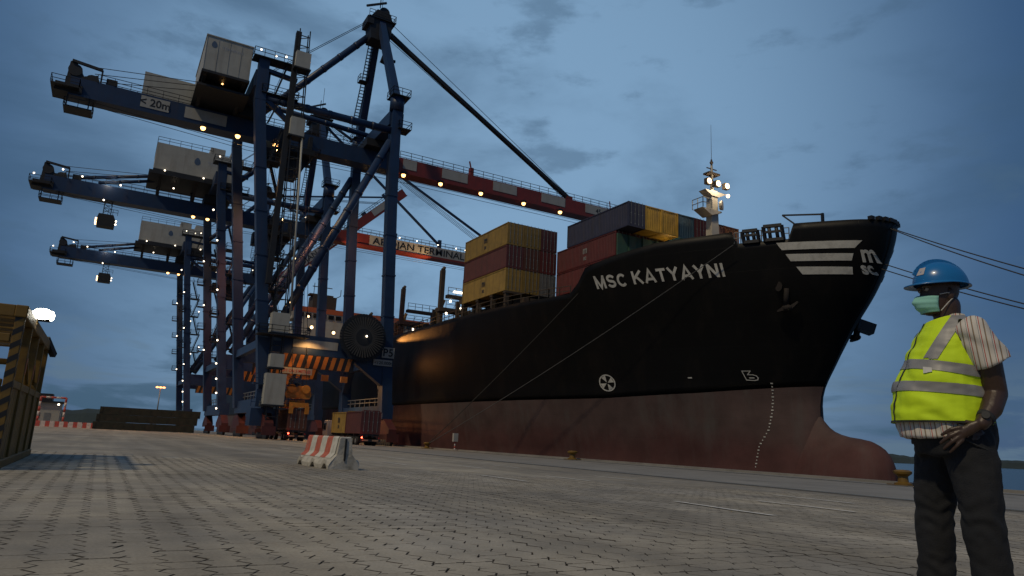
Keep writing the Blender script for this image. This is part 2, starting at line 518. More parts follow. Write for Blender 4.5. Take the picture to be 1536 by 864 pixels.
M_SEA = mat('sea_water', (.010, .028, .040), .25, 0, .1, .2, .5, .35)
sea = MB().add([(36.6, -6000, -3), (9000, -6000, -3), (9000, 9000, -3), (36.6, 9000, -3)], [(0, 1, 2, 3)])
structure(sea.build('sea', M_SEA))
M_HILL = mat('wooded_hill', (.020, .030, .026), .95, 0, .4, .02)
def ridge(name, pts, hfun, depth, zb):
    """a wooded bank with crest, front foot and back foot"""
    m = MB(); n = len(pts)
    for k, (x, y) in enumerate(pts):
        u = Vector((x, y, 0)).normalized(); h = hfun(k)
        m.v += [Vector((x, y, zb)), Vector((x, y, zb + .7 * h)) + u * depth * .25, Vector((x, y, zb + h)) + u * depth * .5, Vector((x, y, zb)) + u * depth]
    for k in range(n - 1):
        for q in range(3):
            m.f.append((4 * k + q, 4 * k + 4 + q, 4 * k + 5 + q, 4 * k + 1 + q)); m.sm.append(False)
    return structure(m.build(name, M_HILL))
def hill_h(base, amp, seed):
    return lambda k: base + amp * noise.noise(Vector((k * .06, seed, 0))) + amp * .35 * noise.noise(Vector((k * .45, seed, 3))) + amp * .12 * noise.noise(Vector((k * 1.9, seed, 7)))
ridge('far_shore_hills', [(1500 * math.sin(R(30 + k * .22)), 1500 * math.cos(R(30 + k * .22)), 0)[:2] for k in range(420)], hill_h(15, 6, 2.3), 160, -3)
ridge('landside_hills', [(620 * math.sin(R(-60 + k * .3)), 620 * math.cos(R(-60 + k * .3)), 0)[:2] for k in range(206)], hill_h(13, 5, 9.1), 120, 0)

# ------------------------------------------------------------------ the container ship
def herm(xs, ys):
    n = len(xs); h = [xs[i + 1] - xs[i] for i in range(n - 1)]; dl = [(ys[i + 1] - ys[i]) / h[i] for i in range(n - 1)]
    m = [dl[0]] + [0 if dl[i - 1] * dl[i] <= 0 else 2 * dl[i - 1] * dl[i] / (dl[i - 1] + dl[i]) for i in range(1, n - 1)] + [dl[-1]]
    def f(x):
        if x <= xs[0]: return ys[0]
        if x >= xs[-1]: return ys[-1]
        i = bisect.bisect_right(xs, x) - 1; t = (x - xs[i]) / h[i]
        return ys[i] * (1 + 2 * t) * (1 - t) ** 2 + h[i] * m[i] * t * (1 - t) ** 2 + ys[i + 1] * t * t * (3 - 2 * t) + h[i] * m[i + 1] * t * t * (t - 1)
    return f
W_DECK = herm([0, .15, .5, 1.2, 3.5, 6.2, 10.4, 16, 21, 23.6, 27, 38, 60], [0, .9, 1.7, 2.7, 4.7, 6.7, 9.2, 12.7, 15.2, 16.6, 18.2, 19.5, 19.7])
W_PAINT = herm([0, .15, .5, 3.3, 8.3, 19.3, 39, 55], [.05, .3, .9, 3.7, 7.0, 11.7, 18.7, 19.7])
W_LOW = herm([0, .15, .5, 2, 8, 20, 40, 62], [.05, .9, 1.5, 2.6, 5.2, 10, 17.2, 19.7])
YS = herm([-8, 0, 4, 5.9, 7.2, 10, 13.25, 16.65, 18.6, 21, 22.5], [45.2, 45.1, 45, 44.95, 44.7, 43.2, 41.2, 38.8, 37.8, 36.9, 36.6])
XC = 59.7
def HB(Y, Z):
    d = Y - YS(Z)
    if d < 0: return 0
    if Z >= 7:
        t = min(1, (Z - 7) / 15.) ** 1.35
        w = W_PAINT(d) * (1 - t) + W_DECK(d) * t
    else:
        t = max(0, min(1, Z / 7.)); w = W_LOW(d) * (1 - t) + W_PAINT(d) * t
    if Y > 300:
        w *= 1 - .45 * ((Y - 300) / 34) ** 2
    return w
def SX(Y, Z): return XC - HB(Y, Z)
ZT = [(0, 22.4), (42.65, 22.4), (42.75, 21.0), (46.95, 21.0), (47.05, 22.15), (54, 21.8), (58.4, 21.0), (61.3, 20.15), (62.6, 18.7), (64, 17.6), (70, 17.5), (999, 17.5)]
def lerp_tab(tab, x):
    for (a, u), (b_, v) in zip(tab[:-1], tab[1:]):
        if a <= x <= b_: return u + (v - u) * (x - a) / (b_ - a)
    return tab[-1][1]
def ztop(Y): return lerp_tab(ZT, Y)
def zpaint(Y): return lerp_tab([(0, 7.8), (44.7, 7.8), (48, 7.5), (53, 7.06), (64, 6.5), (84, 6.1), (400, 6.0)], Y)
def hull_material(name, c, rough, rust, ramt, sc):
    m = mat(name, c, rough, 0, .3, .35, 0, 8, rust, ramt, sc, True)
    t = m.node_tree; b = t.nodes['Principled BSDF']; b.inputs['Specular IOR Level'].default_value = .22
    # plating: faint buckled strakes between frames
    geo = t.nodes.new('ShaderNodeNewGeometry'); br = t.nodes.new('ShaderNodeTexBrick')
    sx = t.nodes.new('ShaderNodeSeparateXYZ'); cx = t.nodes.new('ShaderNodeCombineXYZ')
    t.links.new(geo.outputs['Position'], sx.inputs[0]); t.links.new(sx.outputs['Y'], cx.inputs['X']); t.links.new(sx.outputs['Z'], cx.inputs['Y'])
    t.links.new(cx.outputs[0], br.inputs['Vector']); br.inputs['Scale'].default_value = 1; br.inputs['Brick Width'].default_value = 9.5; br.inputs['Row Height'].default_value = 2.3
    br.inputs['Mortar Size'].default_value = .02; br.inputs['Mortar Smooth'].default_value = .6
    nz = t.nodes.new('ShaderNodeTexNoise'); nz.inputs['Scale'].default_value = .55; nz.inputs['Detail'].default_value = 3
    t.links.new(geo.outputs['Position'], nz.inputs['Vector'])
    ma = t.nodes.new('ShaderNodeMath'); ma.operation = 'MULTIPLY_ADD'; t.links.new(br.outputs['Fac'], ma.inputs[0]); ma.inputs[1].default_value = -.4; t.links.new(nz.outputs['Fac'], ma.inputs[2])
    bp = t.nodes.new('ShaderNodeBump'); bp.inputs['Strength'].default_value = .35; bp.inputs['Distance'].default_value = .06
    t.links.new(ma.outputs[0], bp.inputs['Height']); t.links.new(bp.outputs[0], b.inputs['Normal'])
    return m
M_HBLACK = hull_material('black_topside_paint', (.0022, .0022, .0025), .5, (.011, .0085, .007), .65, .5)
M_HRED = hull_material('red_antifouling_paint', (.098, .058, .054), .78, (.115, .095, .088), .9, .35)
def weathered(m):
    """antifouling that has dried grey near the paint line and stays maroon lower down"""
    t = m.node_tree; b = t.nodes['Principled BSDF']; src = b.inputs['Base Color'].links[0].from_socket
    geo = t.nodes.new('ShaderNodeNewGeometry'); sp = t.nodes.new('ShaderNodeSeparateXYZ'); t.links.new(geo.outputs['Position'], sp.inputs[0])
    nz = t.nodes.new('ShaderNodeTexNoise'); nz.inputs['Scale'].default_value = .22; nz.inputs['Detail'].default_value = 7; t.links.new(geo.outputs['Position'], nz.inputs['Vector'])
    ad = t.nodes.new('ShaderNodeMath'); ad.operation = 'MULTIPLY_ADD'; t.links.new(nz.outputs['Fac'], ad.inputs[0]); ad.inputs[1].default_value = 4.5; t.links.new(sp.outputs['Z'], ad.inputs[2])
    mr = t.nodes.new('ShaderNodeMapRange'); mr.interpolation_type = 'SMOOTHSTEP'; mr.inputs['From Min'].default_value = 3.2; mr.inputs['From Max'].default_value = 7.0; t.links.new(ad.outputs[0], mr.inputs['Value'])
    mx = t.nodes.new('ShaderNodeMix'); mx.data_type = 'RGBA'; mx.blend_type = 'MULTIPLY'; mx.inputs['Factor'].default_value = 1
    cm = t.nodes.new('ShaderNodeMix'); cm.data_type = 'RGBA'; t.links.new(mr.outputs[0], cm.inputs['Factor']); cm.inputs[6].default_value = (.84, .64, .65, 1); cm.inputs[7].default_value = (.82, .92, .92, 1)
    t.links.new(src, mx.inputs[6]); t.links.new(cm.outputs[2], mx.inputs[7]); t.links.new(mx.outputs[2], b.inputs['Base Color'])
weathered(M_HRED)
M_DECK = mat('deck_paint', (.10, .06, .04), .8, 0, .3, 1)
M_SHIPW = mat('ship_white_paint', (.40, .37, .31), .5, 0, .1, 1, 0, 10, (.3, .2, .12), .4, .7, True)
M_LETTER = mat('white_hull_lettering', (.50, .49, .45), .6, 0, .15, 1.2, 0, 10, (.2, .19, .17), .5, 1.4)
M_SHIPD = mat('lashing_bridge_steel', (.045, .034, .024), .7, 0, .3, 1.5, dirt=(.09, .045, .02), dirt_amt=.6)
ship = thing('container_ship', 'long black-hulled container ship with red underbody and white bow stripes moored alongside', 'ship', (XC, 36, -3))
SO = Vector((XC, 36, -3))
def rel(mb):
    for v in mb.v: v -= SO
    return mb
DD = [0, .06, .15, .3, .5, .8, 1.2, 1.8, 2.6, 3.5, 4.6, 5.6, 6.0, 6.1, 7.2, 8.6, 10.0, 10.35, 10.45, 11.5, 13, 15, 17, 19, 21, 22.5, 23.6, 24.7, 25.3, 26, 26.7, 27.4, 28.5, 32, 38, 46, 55, 62, 80, 110, 150, 200, 250, 275, 290, 298]
def YC_(z, d): return 36.6 + d + (YS(z) - 36.6) * max(0.0, 1 - d / 14.0)
def hull_grid(zlo, zhi, rows):
    m = MB()
    for side in (1, -1):
        g = []
        for d in DD:
            colv = []
            for r in range(rows + 1):
                v = r / rows; z = zlo(60) + v * 8; Y = 36 + d
                for _ in range(12):
                    Y = YC_(z, d); z = zlo(Y) + v * (zhi(Y) - zlo(Y))
                colv.append(Vector((XC - side * HB(Y, z), Y, z)))
            g.append(colv)
        o = len(m.v)
        for colv in g: m.v += colv
        n = rows + 1
        for i in range(len(DD) - 1):
            for r in range(rows):
                m.f.append((o + i * n + r, o + (i + 1) * n + r, o + (i + 1) * n + r + 1, o + i * n + r + 1)); m.sm.append(True)
    return m
def merge(o, dist=.002):
    bm = bmesh.new(); bm.from_mesh(o.data); bmesh.ops.remove_doubles(bm, verts=bm.verts, dist=dist); bmesh.ops.recalc_face_normals(bm, faces=bm.faces); bm.to_mesh(o.data); bm.free(); return o
top = merge(rel(hull_grid(zpaint, ztop, 22)).build('topsides', M_HBLACK, ship, label='black painted upper hull'))
low = merge(rel(hull_grid(lambda Y: -6, zpaint, 16)).build('underbody', M_HRED, ship, label='faded red antifouling paint on the lower hull'))
sol = top.modifiers.new('plate', 'SOLIDIFY'); sol.thickness = .18; sol.offset = -1
# bulbous bow
BTOP = herm([37.9, 38.05, 38.5, 39.0, 40.2, 42.2, 43.6, 44.6, 45.2, 46.5], [-.6, .75, 1.75, 2.25, 2.85, 3.15, 3.6, 4.4, 5.4, 6.2])
BW = herm([37.9, 38.05, 38.5, 39.2, 40.5, 43, 46, 49, 52], [.02, .75, 1.45, 2.0, 2.5, 2.7, 2.5, 2.0, 1.5])
bl = MB(); ys_ = [37.9, 37.95, 38.05, 38.2, 38.5, 38.9, 39.4, 40, 41, 42, 43, 43.8, 44.3, 44.8, 45.3, 46, 47, 49, 52]; NR = 28
for y in ys_:
    zt_ = BTOP(y); zc = -2.0; up_ = zt_ - zc; dn = min(3.4, up_ * 1.05) if y < 39 else 3.6; w = BW(y)
    for k in range(NR):
        a = 2 * math.pi * k / NR; ca, sa = math.cos(a), math.sin(a)
        pinch = 1.0 if y < 43.2 or sa < 0 else 1 - .75 * min(1, (y - 43.2) / 2.4) * max(0, sa) ** 1.5
        bl.v.append(Vector((XC + w * ca * pinch, y, zc + (up_ if sa > 0 else dn) * sa)))
for i in range(len(ys_) - 1):
    for k in range(NR):
        bl.f.append((i * NR + k, i * NR + (k + 1) % NR, (i + 1) * NR + (k + 1) % NR, (i + 1) * NR + k)); bl.sm.append(True)
bl.f.append(tuple(range(NR))); bl.sm.append(True)
rel(bl).build('bulbous_bow', M_HRED, ship, label='rounded red bulbous bow above the water')
# decks
dk = MB()
def deck_poly(z, y0, y1, n=24):
    ysl = [y0 + (y1 - y0) * (k / n) for k in range(n + 1)]
    for a, b_ in zip(ysl[:-1], ysl[1:]):
        ha, hb = max(0, HB(a, z) - .1), max(0, HB(b_, z) - .1)
        dk.add([(XC - ha, a, z), (XC + ha, a, z), (XC + hb, b_, z), (XC - hb, b_, z)], [(0, 1, 2, 3)])
deck_poly(20.4, 37.6, 61.0, 40); deck_poly(16.6, 60.4, 330, 40)
dk.add([(XC - 14, 61.0, 16.5), (XC + 14, 61.0, 16.5), (XC + 14, 61.0, 20.4), (XC - 14, 61.0, 20.4)], [(0, 1, 2, 3)])
rel(dk).build('deck', M_DECK, ship)
def hp(Y, Z, off=.05):
    """a point just proud of the starboard shell plating"""
    e = .05; tx = Vector((SX(Y + e, Z) - SX(Y - e, Z), 2 * e, 0)); tz = Vector((SX(Y, Z + e) - SX(Y, Z - e), 0, 2 * e))
    n = tz.cross(tx)
    if n.x > 0: n = -n
    return Vector((SX(Y, Z), Y, Z)) + n.normalized() * off - SO
def hp_port(Y, Z, off=.05):
    p = hp(Y, Z, off); p.x = -p.x; return p
# name, three bow stripes, emblem, markings: raised painted plate on the shell
def arc_table(Z):
    """arc length along the shell plating, from the stem aft, at one height"""
    y = YS(Z) + .001; s_ = 0.0; px = SX(y, Z); tab = [(0.0, y)]
    while y < 64:
        y += .05; nx = SX(y, Z); s_ += math.hypot(nx - px, .05); px = nx; tab.append((s_, y))
    return tab
ARC_N, ARC_M, ARC_S = arc_table(18.6), arc_table(19.3), arc_table(18.2)
def on_arc(tab, s_): return tab[min(len(tab) - 2, max(0, bisect.bisect_right(tab, (s_, 0)) - 1))][1] + (s_ - tab[min(len(tab) - 2, max(0, bisect.bisect_right(tab, (s_, 0)) - 1))][0])*.0
def on_arc(tab, s_):
    i = min(len(tab) - 2, max(0, bisect.bisect_right(tab, (s_, 0)) - 1)); (a, ya), (b_, yb) = tab[i], tab[i + 1]
    return ya + (yb - ya) * (s_ - a) / (b_ - a)
def ribbon(mbn, pts, w, f):
    """a flat mitred stroke of width w along pts; f maps (u, v) onto the surface"""
    P = [Vector((p[0], p[1], 0)) for p in pts]; n = len(P); o = len(mbn.v)
    for k in range(n):
        d0 = (P[k] - P[k - 1]).normalized() if k else (P[1] - P[0]).normalized(); d1 = (P[k + 1] - P[k]).normalized() if k < n - 1 else d0
        t = (d0 + d1).normalized(); m_ = Vector((-t.y, t.x, 0)); q = w / 2 / max(.5, m_.dot(Vector((-d0.y, d0.x, 0))))
        mbn.v += [f(*(P[k] + m_ * q).xy), f(*(P[k] - m_ * q).xy)]
    for k in range(n - 1): mbn.f.append((o + 2 * k, o + 2 * k + 1, o + 2 * k + 3, o + 2 * k + 2)); mbn.sm.append(False)
def arcpts(cx, cy, rx, ry, a0, a1, n=9): return [(cx + rx * math.cos(R(a0 + (a1 - a0) * k / n)), cy + ry * math.sin(R(a0 + (a1 - a0) * k / n))) for k in range(n + 1)]
T_ = .105
GLY = {  # unit cap height: width, strokes
 'M': (.98, [[(T_, 0), (T_, 1)], [(T_, .93), (.49, .08), (.87, .93)], [(.87, 0), (.87, 1)]]),
 'S': (.80, [arcpts(.40, .70, .29, .20, 15, 270, 12) + arcpts(.40, .30, .30, .20, 90, -170, 12)[1:]]),
 'C': (.86, [arcpts(.46, .50, .36, .40, 42, 318, 20)]),
 'K': (.90, [[(T_, 0), (T_, 1)], [(.80, 1.0), (.16, .42)], [(.34, .58), (.84, 0)]]),
 'A': (.92, [[(.06, 0), (.46, .97), (.86, 0)], [(.22, .28), (.70, .28)]]),
 'T': (.76, [[(.0, .90), (.76, .90)], [(.38, 0), (.38, .88)]]),
 'Y': (.84, [[(.05, 1.0), (.42, .46), (.79, 1.0)], [(.42, 0), (.42, .48)]]),
 'N': (.86, [[(T_, 0), (T_, 1)], [(T_ + .02, .93), (.73, .07)], [(.755, 0), (.755, 1)]]),
 'I': (.26, [[(.13, 0), (.13, 1)]])}
def block_word(word, s_aft, s_fore, z0, h, tab):
    tot = sum(GLY[c][0] for c in word) + .16 * (len(word) - 1); k = (s_aft - s_fore) / tot; u0 = 0
    for c in word:
        m_ = MB()
        for j_, st_ in enumerate(GLY[c][1]):
            ribbon(m_, st_, .20, lambda u, v: hp(on_arc(tab, s_aft - (u0 + u) * k), z0 + v * h, .045 + .006 * j_))
        m_.build('letter', M_LETTER, ship); u0 += GLY[c][0] + .16
block_word('MSC', 28.17, 24.5, 17.90, 1.33, ARC_N)
block_word('KATYAYNI', 23.75, 14.15, 18.02, 1.30, ARC_N)
def patch(name, corners, m, n=14, k=3, f=hp, mb=None):
    (a, b_, c, d) = corners                              # aft-top, fore-top, fore-bottom, aft-bottom, as (Y, Z)
    mbn = mb or MB(); o = len(mbn.v)
    for j in range(k + 1):
        for i in range(n + 1):
            s_, t = i / n, j / k
            Y = (a[0] * (1 - s_) + b_[0] * s_) * (1 - t) + (d[0] * (1 - s_) + c[0] * s_) * t
            Z = (a[1] * (1 - s_) + b_[1] * s_) * (1 - t) + (d[1] * (1 - s_) + c[1] * s_) * t
            mbn.v.append(f(Y, Z))
    for j in range(k):
        for i in range(n):
            q = o + j * (n + 1) + i; mbn.f.append((q, q + 1, q + n + 2, q + n + 1)); mbn.sm.append(True)
    return mbn if mb else mbn.build(name, m, ship)
STR = [((43.72, 20.72), (38.05, 20.52), (38.62, 19.88), (43.42, 20.02)), ((43.23, 19.64), (38.8, 19.42), (39.05, 18.80), (43.0, 18.97)), ((42.73, 18.46), (39.15, 18.26), (39.3, 17.62), (42.46, 17.75))]
for s3 in STR:
    patch('bow_stripe', s3, M_LETTER); patch('bow_stripe', s3, M_LETTER, f=hp_port)
def emblem(f, sg):
    e1 = lettering('emblem_lettering', 'm', 2.1, lambda u, v: f(on_arc(ARC_M, 1.78 - sg * u - .22 * v), 18.72 + v, .06), M_LETTER, ship, .06, fit=1.35)
    e2 = lettering('emblem_lettering', 'sc', 1.45, lambda u, v: f(on_arc(ARC_S, 1.46 - sg * u - .1 * v), 17.70 + v, .06), M_LETTER, ship, .05, fit=1.15)
emblem(hp, 1)
# thruster mark: ring with a four-armed cross
th = MB(); cy, cz, rr = 63.2, 8.15, .92
for k in range(32):
    a, b_ = 2 * math.pi * k / 32, 2 * math.pi * (k + 1) / 32
    q = [hp(cy + r * math.cos(t) * 1.05, cz + r * math.sin(t)) for r, t in ((rr, a), (rr, b_), (rr * .86, b_), (rr * .86, a))]
    th.add(q, [(0, 1, 2, 3)])
for k in range(4):
    a = R(45 + 90 * k) + .35
    for w0, w1 in ((.08, .36),):
        q = [hp(cy + .08 * math.cos(a) - 0, cz + .08 * math.sin(a)), hp(cy + rr * .88 * math.cos(a - w1), cz + rr * .88 * math.sin(a - w1)), hp(cy + rr * .88 * math.cos(a + w1), cz + rr * .88 * math.sin(a + w1))]
        th.add(q, [(0, 1, 2)])
th.build('thruster_mark', M_LETTER, ship)
bm_ = MB()
def stroke(mbn, pts, w, f=hp):
    for (a, b_) in zip(pts[:-1], pts[1:]):
        d = Vector((b_[0] - a[0], b_[1] - a[1])).normalized(); n = Vector((-d.y, d.x)) * w / 2; e = d * w / 2
        mbn.add([f(a[0] - e.x + n.x, a[1] - e.y + n.y), f(b_[0] + e.x + n.x, b_[1] + e.y + n.y), f(b_[0] + e.x - n.x, b_[1] + e.y - n.y), f(a[0] - e.x - n.x, a[1] - e.y - n.y)], [(0, 1, 2, 3)])
stroke(bm_, [(49.5, 9.15), (48.85, 9.15), (49.15, 8.8), (48.75, 8.8), (48.5, 8.7), (48.42, 8.5), (48.5, 8.32), (48.75, 8.26), (49.35, 8.3), (49.5, 9.15)], .07)
stroke(bm_, [(49.05, 8.5), (48.75, 8.5)], .1)
bm_.build('bulb_mark', M_LETTER, ship)
dm = MB()
for k in range(26):
    z = 8.0 - k * .32; Y = lerp_tab([(-1, 50.0), (.04, 49.64), (1.95, 49.15), (3.57, 48.25), (5.2, 47.9), (8.2, 47.55)], z)
    w = .09 if k % 2 else .17
    patch('', ((Y + w / 2, z + .055), (Y - w / 2, z + .055), (Y - w / 2, z - .055), (Y + w / 2, z - .055)), None, 1, 1, mb=dm)
dm.build('draught_marks', M_LETTER, ship)
patch('load_mark', ((54.4, 8.6), (54.0, 8.6), (54.0, 8.48), (54.4, 8.48)), M_LETTER, 1, 1)
# anchor in its rusty bolster
M_RUST = mat('rusty_steel', (.012, .008, .0065), .85, 0, .4, 2, .2, 12, (.03, .02, .015), .6, 1.5)
def anchor(f, y0, z0):
    a = MB()
    a.tube(f(y0 - .5, z0 + 1.2, .1), f(y0, z0 - .3, .42), .22, .26); a.ball(f(y0, z0 - .45, .45), .42, sc=(1, 1.4, .8))
    a.beam(f(y0 - .2, z0 - .5, .5), f(y0 - .95, z0 + .05, .36), .5, .4, w2=.22, h2=.16); a.beam(f(y0 + .2, z0 - .5, .5), f(y0 + .75, z0 - .75, .36), .5, .4, w2=.22, h2=.16)
    a.prism([(math.cos(t) * .40, math.sin(t) * .48) for t in [k * .5236 for k in range(12)]], 0, .16, 'x')
    c = f(y0, z0 + 1.35, .0); 
    for v in a.v[-24:]: v.x, v.y, v.z = c.x - v.x * .9, c.y + v.y - v.x * .4, c.z + v.z
    return a
anchor(hp, 44.4, 15.4).build('anchor', M_RUST, ship, label='rusty anchor tucked into the near bow')
an = anchor(hp_port, 43.2, 13.4)
an.beam(hp_port(43.2, 14.2, .1), hp_port(43.2, 14.4, 1.7), 1.3, 1.0)
an.build('anchor', M_BLACK, ship, label='dark anchor on its bolster jutting from the far bow')
# roller fairleads: open frames standing in the lowered bulwark, and round the bow
def fair(y0, y1, z0, z1, f=hp):
    m = MB()
    for y in (y0, y1): m.beam(f(y, z0, 0), f(y, z1, 0), .26)
    m.beam(f(y0, z1, 0), f(y1, z1, 0), .3); m.beam(f(y0, z0 + .1, 0), f(y1, z0 + .1, 0), .3)
    for q in (.3, .7): m.tube(f(y0 + (y1 - y0) * q, z0, -.05), f(y0 + (y1 - y0) * q, z1, -.05), .17)
    m.beam(f(y0, (z0 + z1) / 2 + .15, 0), f(y1, (z0 + z1) / 2 + .15, 0), .2)
    return m.build('fairlead', M_BLACK, ship)
fair(43.1, 44.5, 20.95, 22.35); fair(45.0, 46.2, 20.95, 22.1)
rl = MB()
for p, q in ((hp(44.5, 21, 0), hp(45.1, 21, 0)), (hp(46.2, 21, 0), hp(47.0, 21, 0)), (hp(42.7, 21, 0), hp(43.1, 21, 0))): MB().rail(p, q, 1.1, .25).build('railing', M_GREYM, ship)
for k in range(7):
    y = 36.85 + .0 * k; a = -1.9 + k * .62
    Yk = 36.75 + abs(a) * .32
    p = Vector((XC + a, YS(22.4) + (abs(a) / 2.7) ** 2 * 1.2 + .12, 22.4)) - SO
    MB().box((p.x - .24, p.y - .2, p.z - .05), (p.x + .24, p.y + .2, p.z + .32)).build('bow_roller', M_BLACK, ship)
dv = MB(); q0 = Vector((56.0, 41.0, 22.3)) - SO
dv.beam(q0, q0 + Vector((0, 0, 1.3)), .22); dv.beam(q0 + Vector((0, 0, 1.2)), q0 + Vector((-1.4, 3.4, 1.7)), .14); dv.beam(q0 + Vector((-1.4, 3.4, 1.7)), q0 + Vector((-.6, 2.0, .2)), .14)
dv.build('bow_davit', M_DARK, ship)
# fore mast
fm = Vector((58.9, 57.8, 20.4)) - SO
ms = MB(); ms.beam(fm, fm + Vector((0, 0, 11)), 1.35, 1.15, w2=.95, h2=.8); ms.tube(fm + Vector((0, 0, 10.9)), fm + Vector((0, 0, 14.2)), .22, .14)
mast_o = ms.build('fore_mast', M_SHIPW, ship)
pl = MB(); pl.prism([(-2.3, 8.4), (.8, 8.4), (.8, 8.25), (-.8, 7.7)], -.75, .75, 'x')
for v in pl.v: v.x, v.y = v.y, v.x
pl.v = [fm + Vector((v.x, v.y, v.z)) for v in pl.v]
pl.build('mast_platform', M_SHIPW, ship)
bk = MB(); bk.prism([(-.5, 0), (.6, 0), (1.8, .6), (-1.6, .6)], -.55, .55, 'y'); bk.v = [fm + Vector((0, 0, 10.2)) + v for v in bk.v]; bk.build('lamp_platform', M_SHIPW, ship)
tp = MB(); tp.box(fm + Vector((-.9, -.5, 13.0)), fm + Vector((.9, .5, 13.2))); tp.tube(fm + Vector((0, 0, 13.2)), fm + Vector((0, 0, 15.0)), .16, .1); tp.tube(fm + Vector((0, 0, 15)), fm + Vector((0, 0, 19.5)), .03, .015); tp.beam(fm + Vector((-.8, 0, 13.8)), fm + Vector((.8, 0, 13.8)), .1); tp.ball(fm + Vector((0, 0, 14.6)), .22)
tp.build('mast_top', M_SHIPD, ship)
hn = MB(); hn.tube(fm + Vector((.7, -.5, 9.2)), fm + Vector((.9, -.8, 9.2)), .5, .6, 14); hn.build('fog_horn', M_SHIPW, ship)
rr_ = MB(); rr_.rail(fm + Vector((-2.3, -.85, 8.4)), fm + Vector((-.9, -.85, 8.4)), 1.2, .7); rr_.rail(fm + Vector((-2.3, -.85, 8.4)), fm + Vector((-2.3, .85, 8.4)), 1.2, .8); rr_.build('railing', M_GREYM, ship)
for dx in (-1.35, .1, 1.55):
    p = fm + Vector((dx, -.95, 11.7)); h_ = MB().box((p.x - .35, p.y, p.z - .35), (p.x + .35, p.y + .5, p.z + .35)).build('floodlight', M_SHIPD, ship)
    MB().ball((p.x, p.y - .02, p.z), .34, sc=(1, .4, 1)).build('lens', G_WARM, h_)
p = fm + Vector((1.9, -.7, 10.6)); MB().ball(p, .22).build('floodlight', G_WARM, ship)
lamp_light('mast_flood', SO + fm + Vector((0, -1.8, 11.4)), 420, (1, .8, .55), .3, parent=None)
base = MB().prism([(-3.2, 0), (3.2, 0), (1.2, 2.0), (-1.2, 2.0)], -1.2, 1.2, 'y'); base.v = [fm + Vector((0, 0, 1.5)) + v for v in base.v]; base.build('mast_house', M_SHIPW, ship)
# breakwater screen under the overhanging top tier, hatch coamings, posts below the aft stack
M_GREEN = mat('green_deck_paint', (.035, .085, .055), .6, 0, .3, 1, 0, 10, (.05, .04, .02), .6, .8)
bw = MB().box((47.95, 61.6, 19), (66, 61.8, 25.1)); [bw.box((x, 61.4, 19), (x + .15, 61.6, 25.1)) for x in (49.5, 51.5, 53.5, 56, 59)]
rel(bw).build('breakwater', M_GREEN, ship)
for y0, y1 in ((74.6, 87.6), (90.5, 103), (106, 118.5), (122, 134.5), (138, 151), (154, 167)):
    rel(MB().box((43.5, y0, 16.6), (76, y1, 19.0))).build('hatch_cover', M_SHIPD, ship)
for y in (75.0, 78.5, 82.5, 86.8):
    rel(MB().box((41.15, y, 16.6), (41.65, y + .5, 19.55)).box((41.05, y - .1, 19.3), (43.4, y + .6, 19.58))).build('stack_post', M_SHIPD, ship)
# lashing bridges across the deck with their hooked outboard towers
for kk, y in enumerate((89.0, 97.5, 114.0, 131, 148)):
    m = MB(); hh = [23.6, 26.6, 26.4, 24, 24][kk]
    m.beam((42.3, y, 16.6), (42.3, y, hh), .62, .8); m.tube((42.3, y, hh), (42.6, y, hh + .55), .36, .22)
    m.beam((42.0, y + 1.6, 16.6), (42.0, y + 1.6, 20.6), .5)
    for x in (47, 52, 57, 62, 67, 72): m.beam((x, y, 16.6), (x, y, 20.2), .5)
    m.box((41.8, y - .9, 20.1), (76, y + .9, 20.7)); m.box((43.2, y - .5, 22.4 + .01 * kk), (48.5, y + .5, 22.9))
    m.beam((48, y, 20.6), (48, y, 22.5), .5)
    rel(m).build('lashing_bridge', M_SHIPD, ship)
    g = MB(); g.rail((42.8, y - .9, 20.7), (76, y - .9, 20.7), 1.1, 1.5); g.rail((43.2, y - .5, 22.9), (48.5, y - .5, 22.9), 1.1, 1.2)
    for x in range(0, 10): g.beam((44 + x * 1.5, y - .9, 20.7), (44.7 + x * 1.5, y - .9, 21.8), .05)
    rel(g).build('railing', M_GREYM, ship)
for k, y in enumerate((103.5, 120)):
    m = MB(); m.beam((44.5, y, 16.6), (44.5, y, 20.5), 1.0); m.tube((44.5, y, 20.5), (45.2, y - .6, 23.2), .3); m.ball((44.5, y, 20.8), .7)
    rel(m).build('deck_crane_base', M_YEL, ship)
for (x, y, z) in ((42.0, 94.5, 19.4), (44.2, 98.2, 22.1), (42.2, 108, 18.6), (42.2, 100, 19.0), (42.1, 117, 18.9), (42.1, 127, 18.8), (42.3, 90.5, 19.6)):
    p = Vector((x, y, z)) - SO; MB().ball(p, .2).build('deck_light', G_WHITE, ship)
p = Vector((45.0, 97.0, 23.4)) - SO; MB().box(p - Vector((.9, .2, .12)), p + Vector((.9, .2, .12))).build('deck_tube_light', G_WHITE, ship)
g = MB(); yy = 64.0
while yy < 150:
    g.rail((SX(yy, 17.5) + .1, yy, 17.5), (SX(yy + 3, 17.5) + .1, yy + 3, 17.5), 1.1, 1.5, .04); yy += 3
rel(g).build('deck_railing', M_SHIPD, ship)
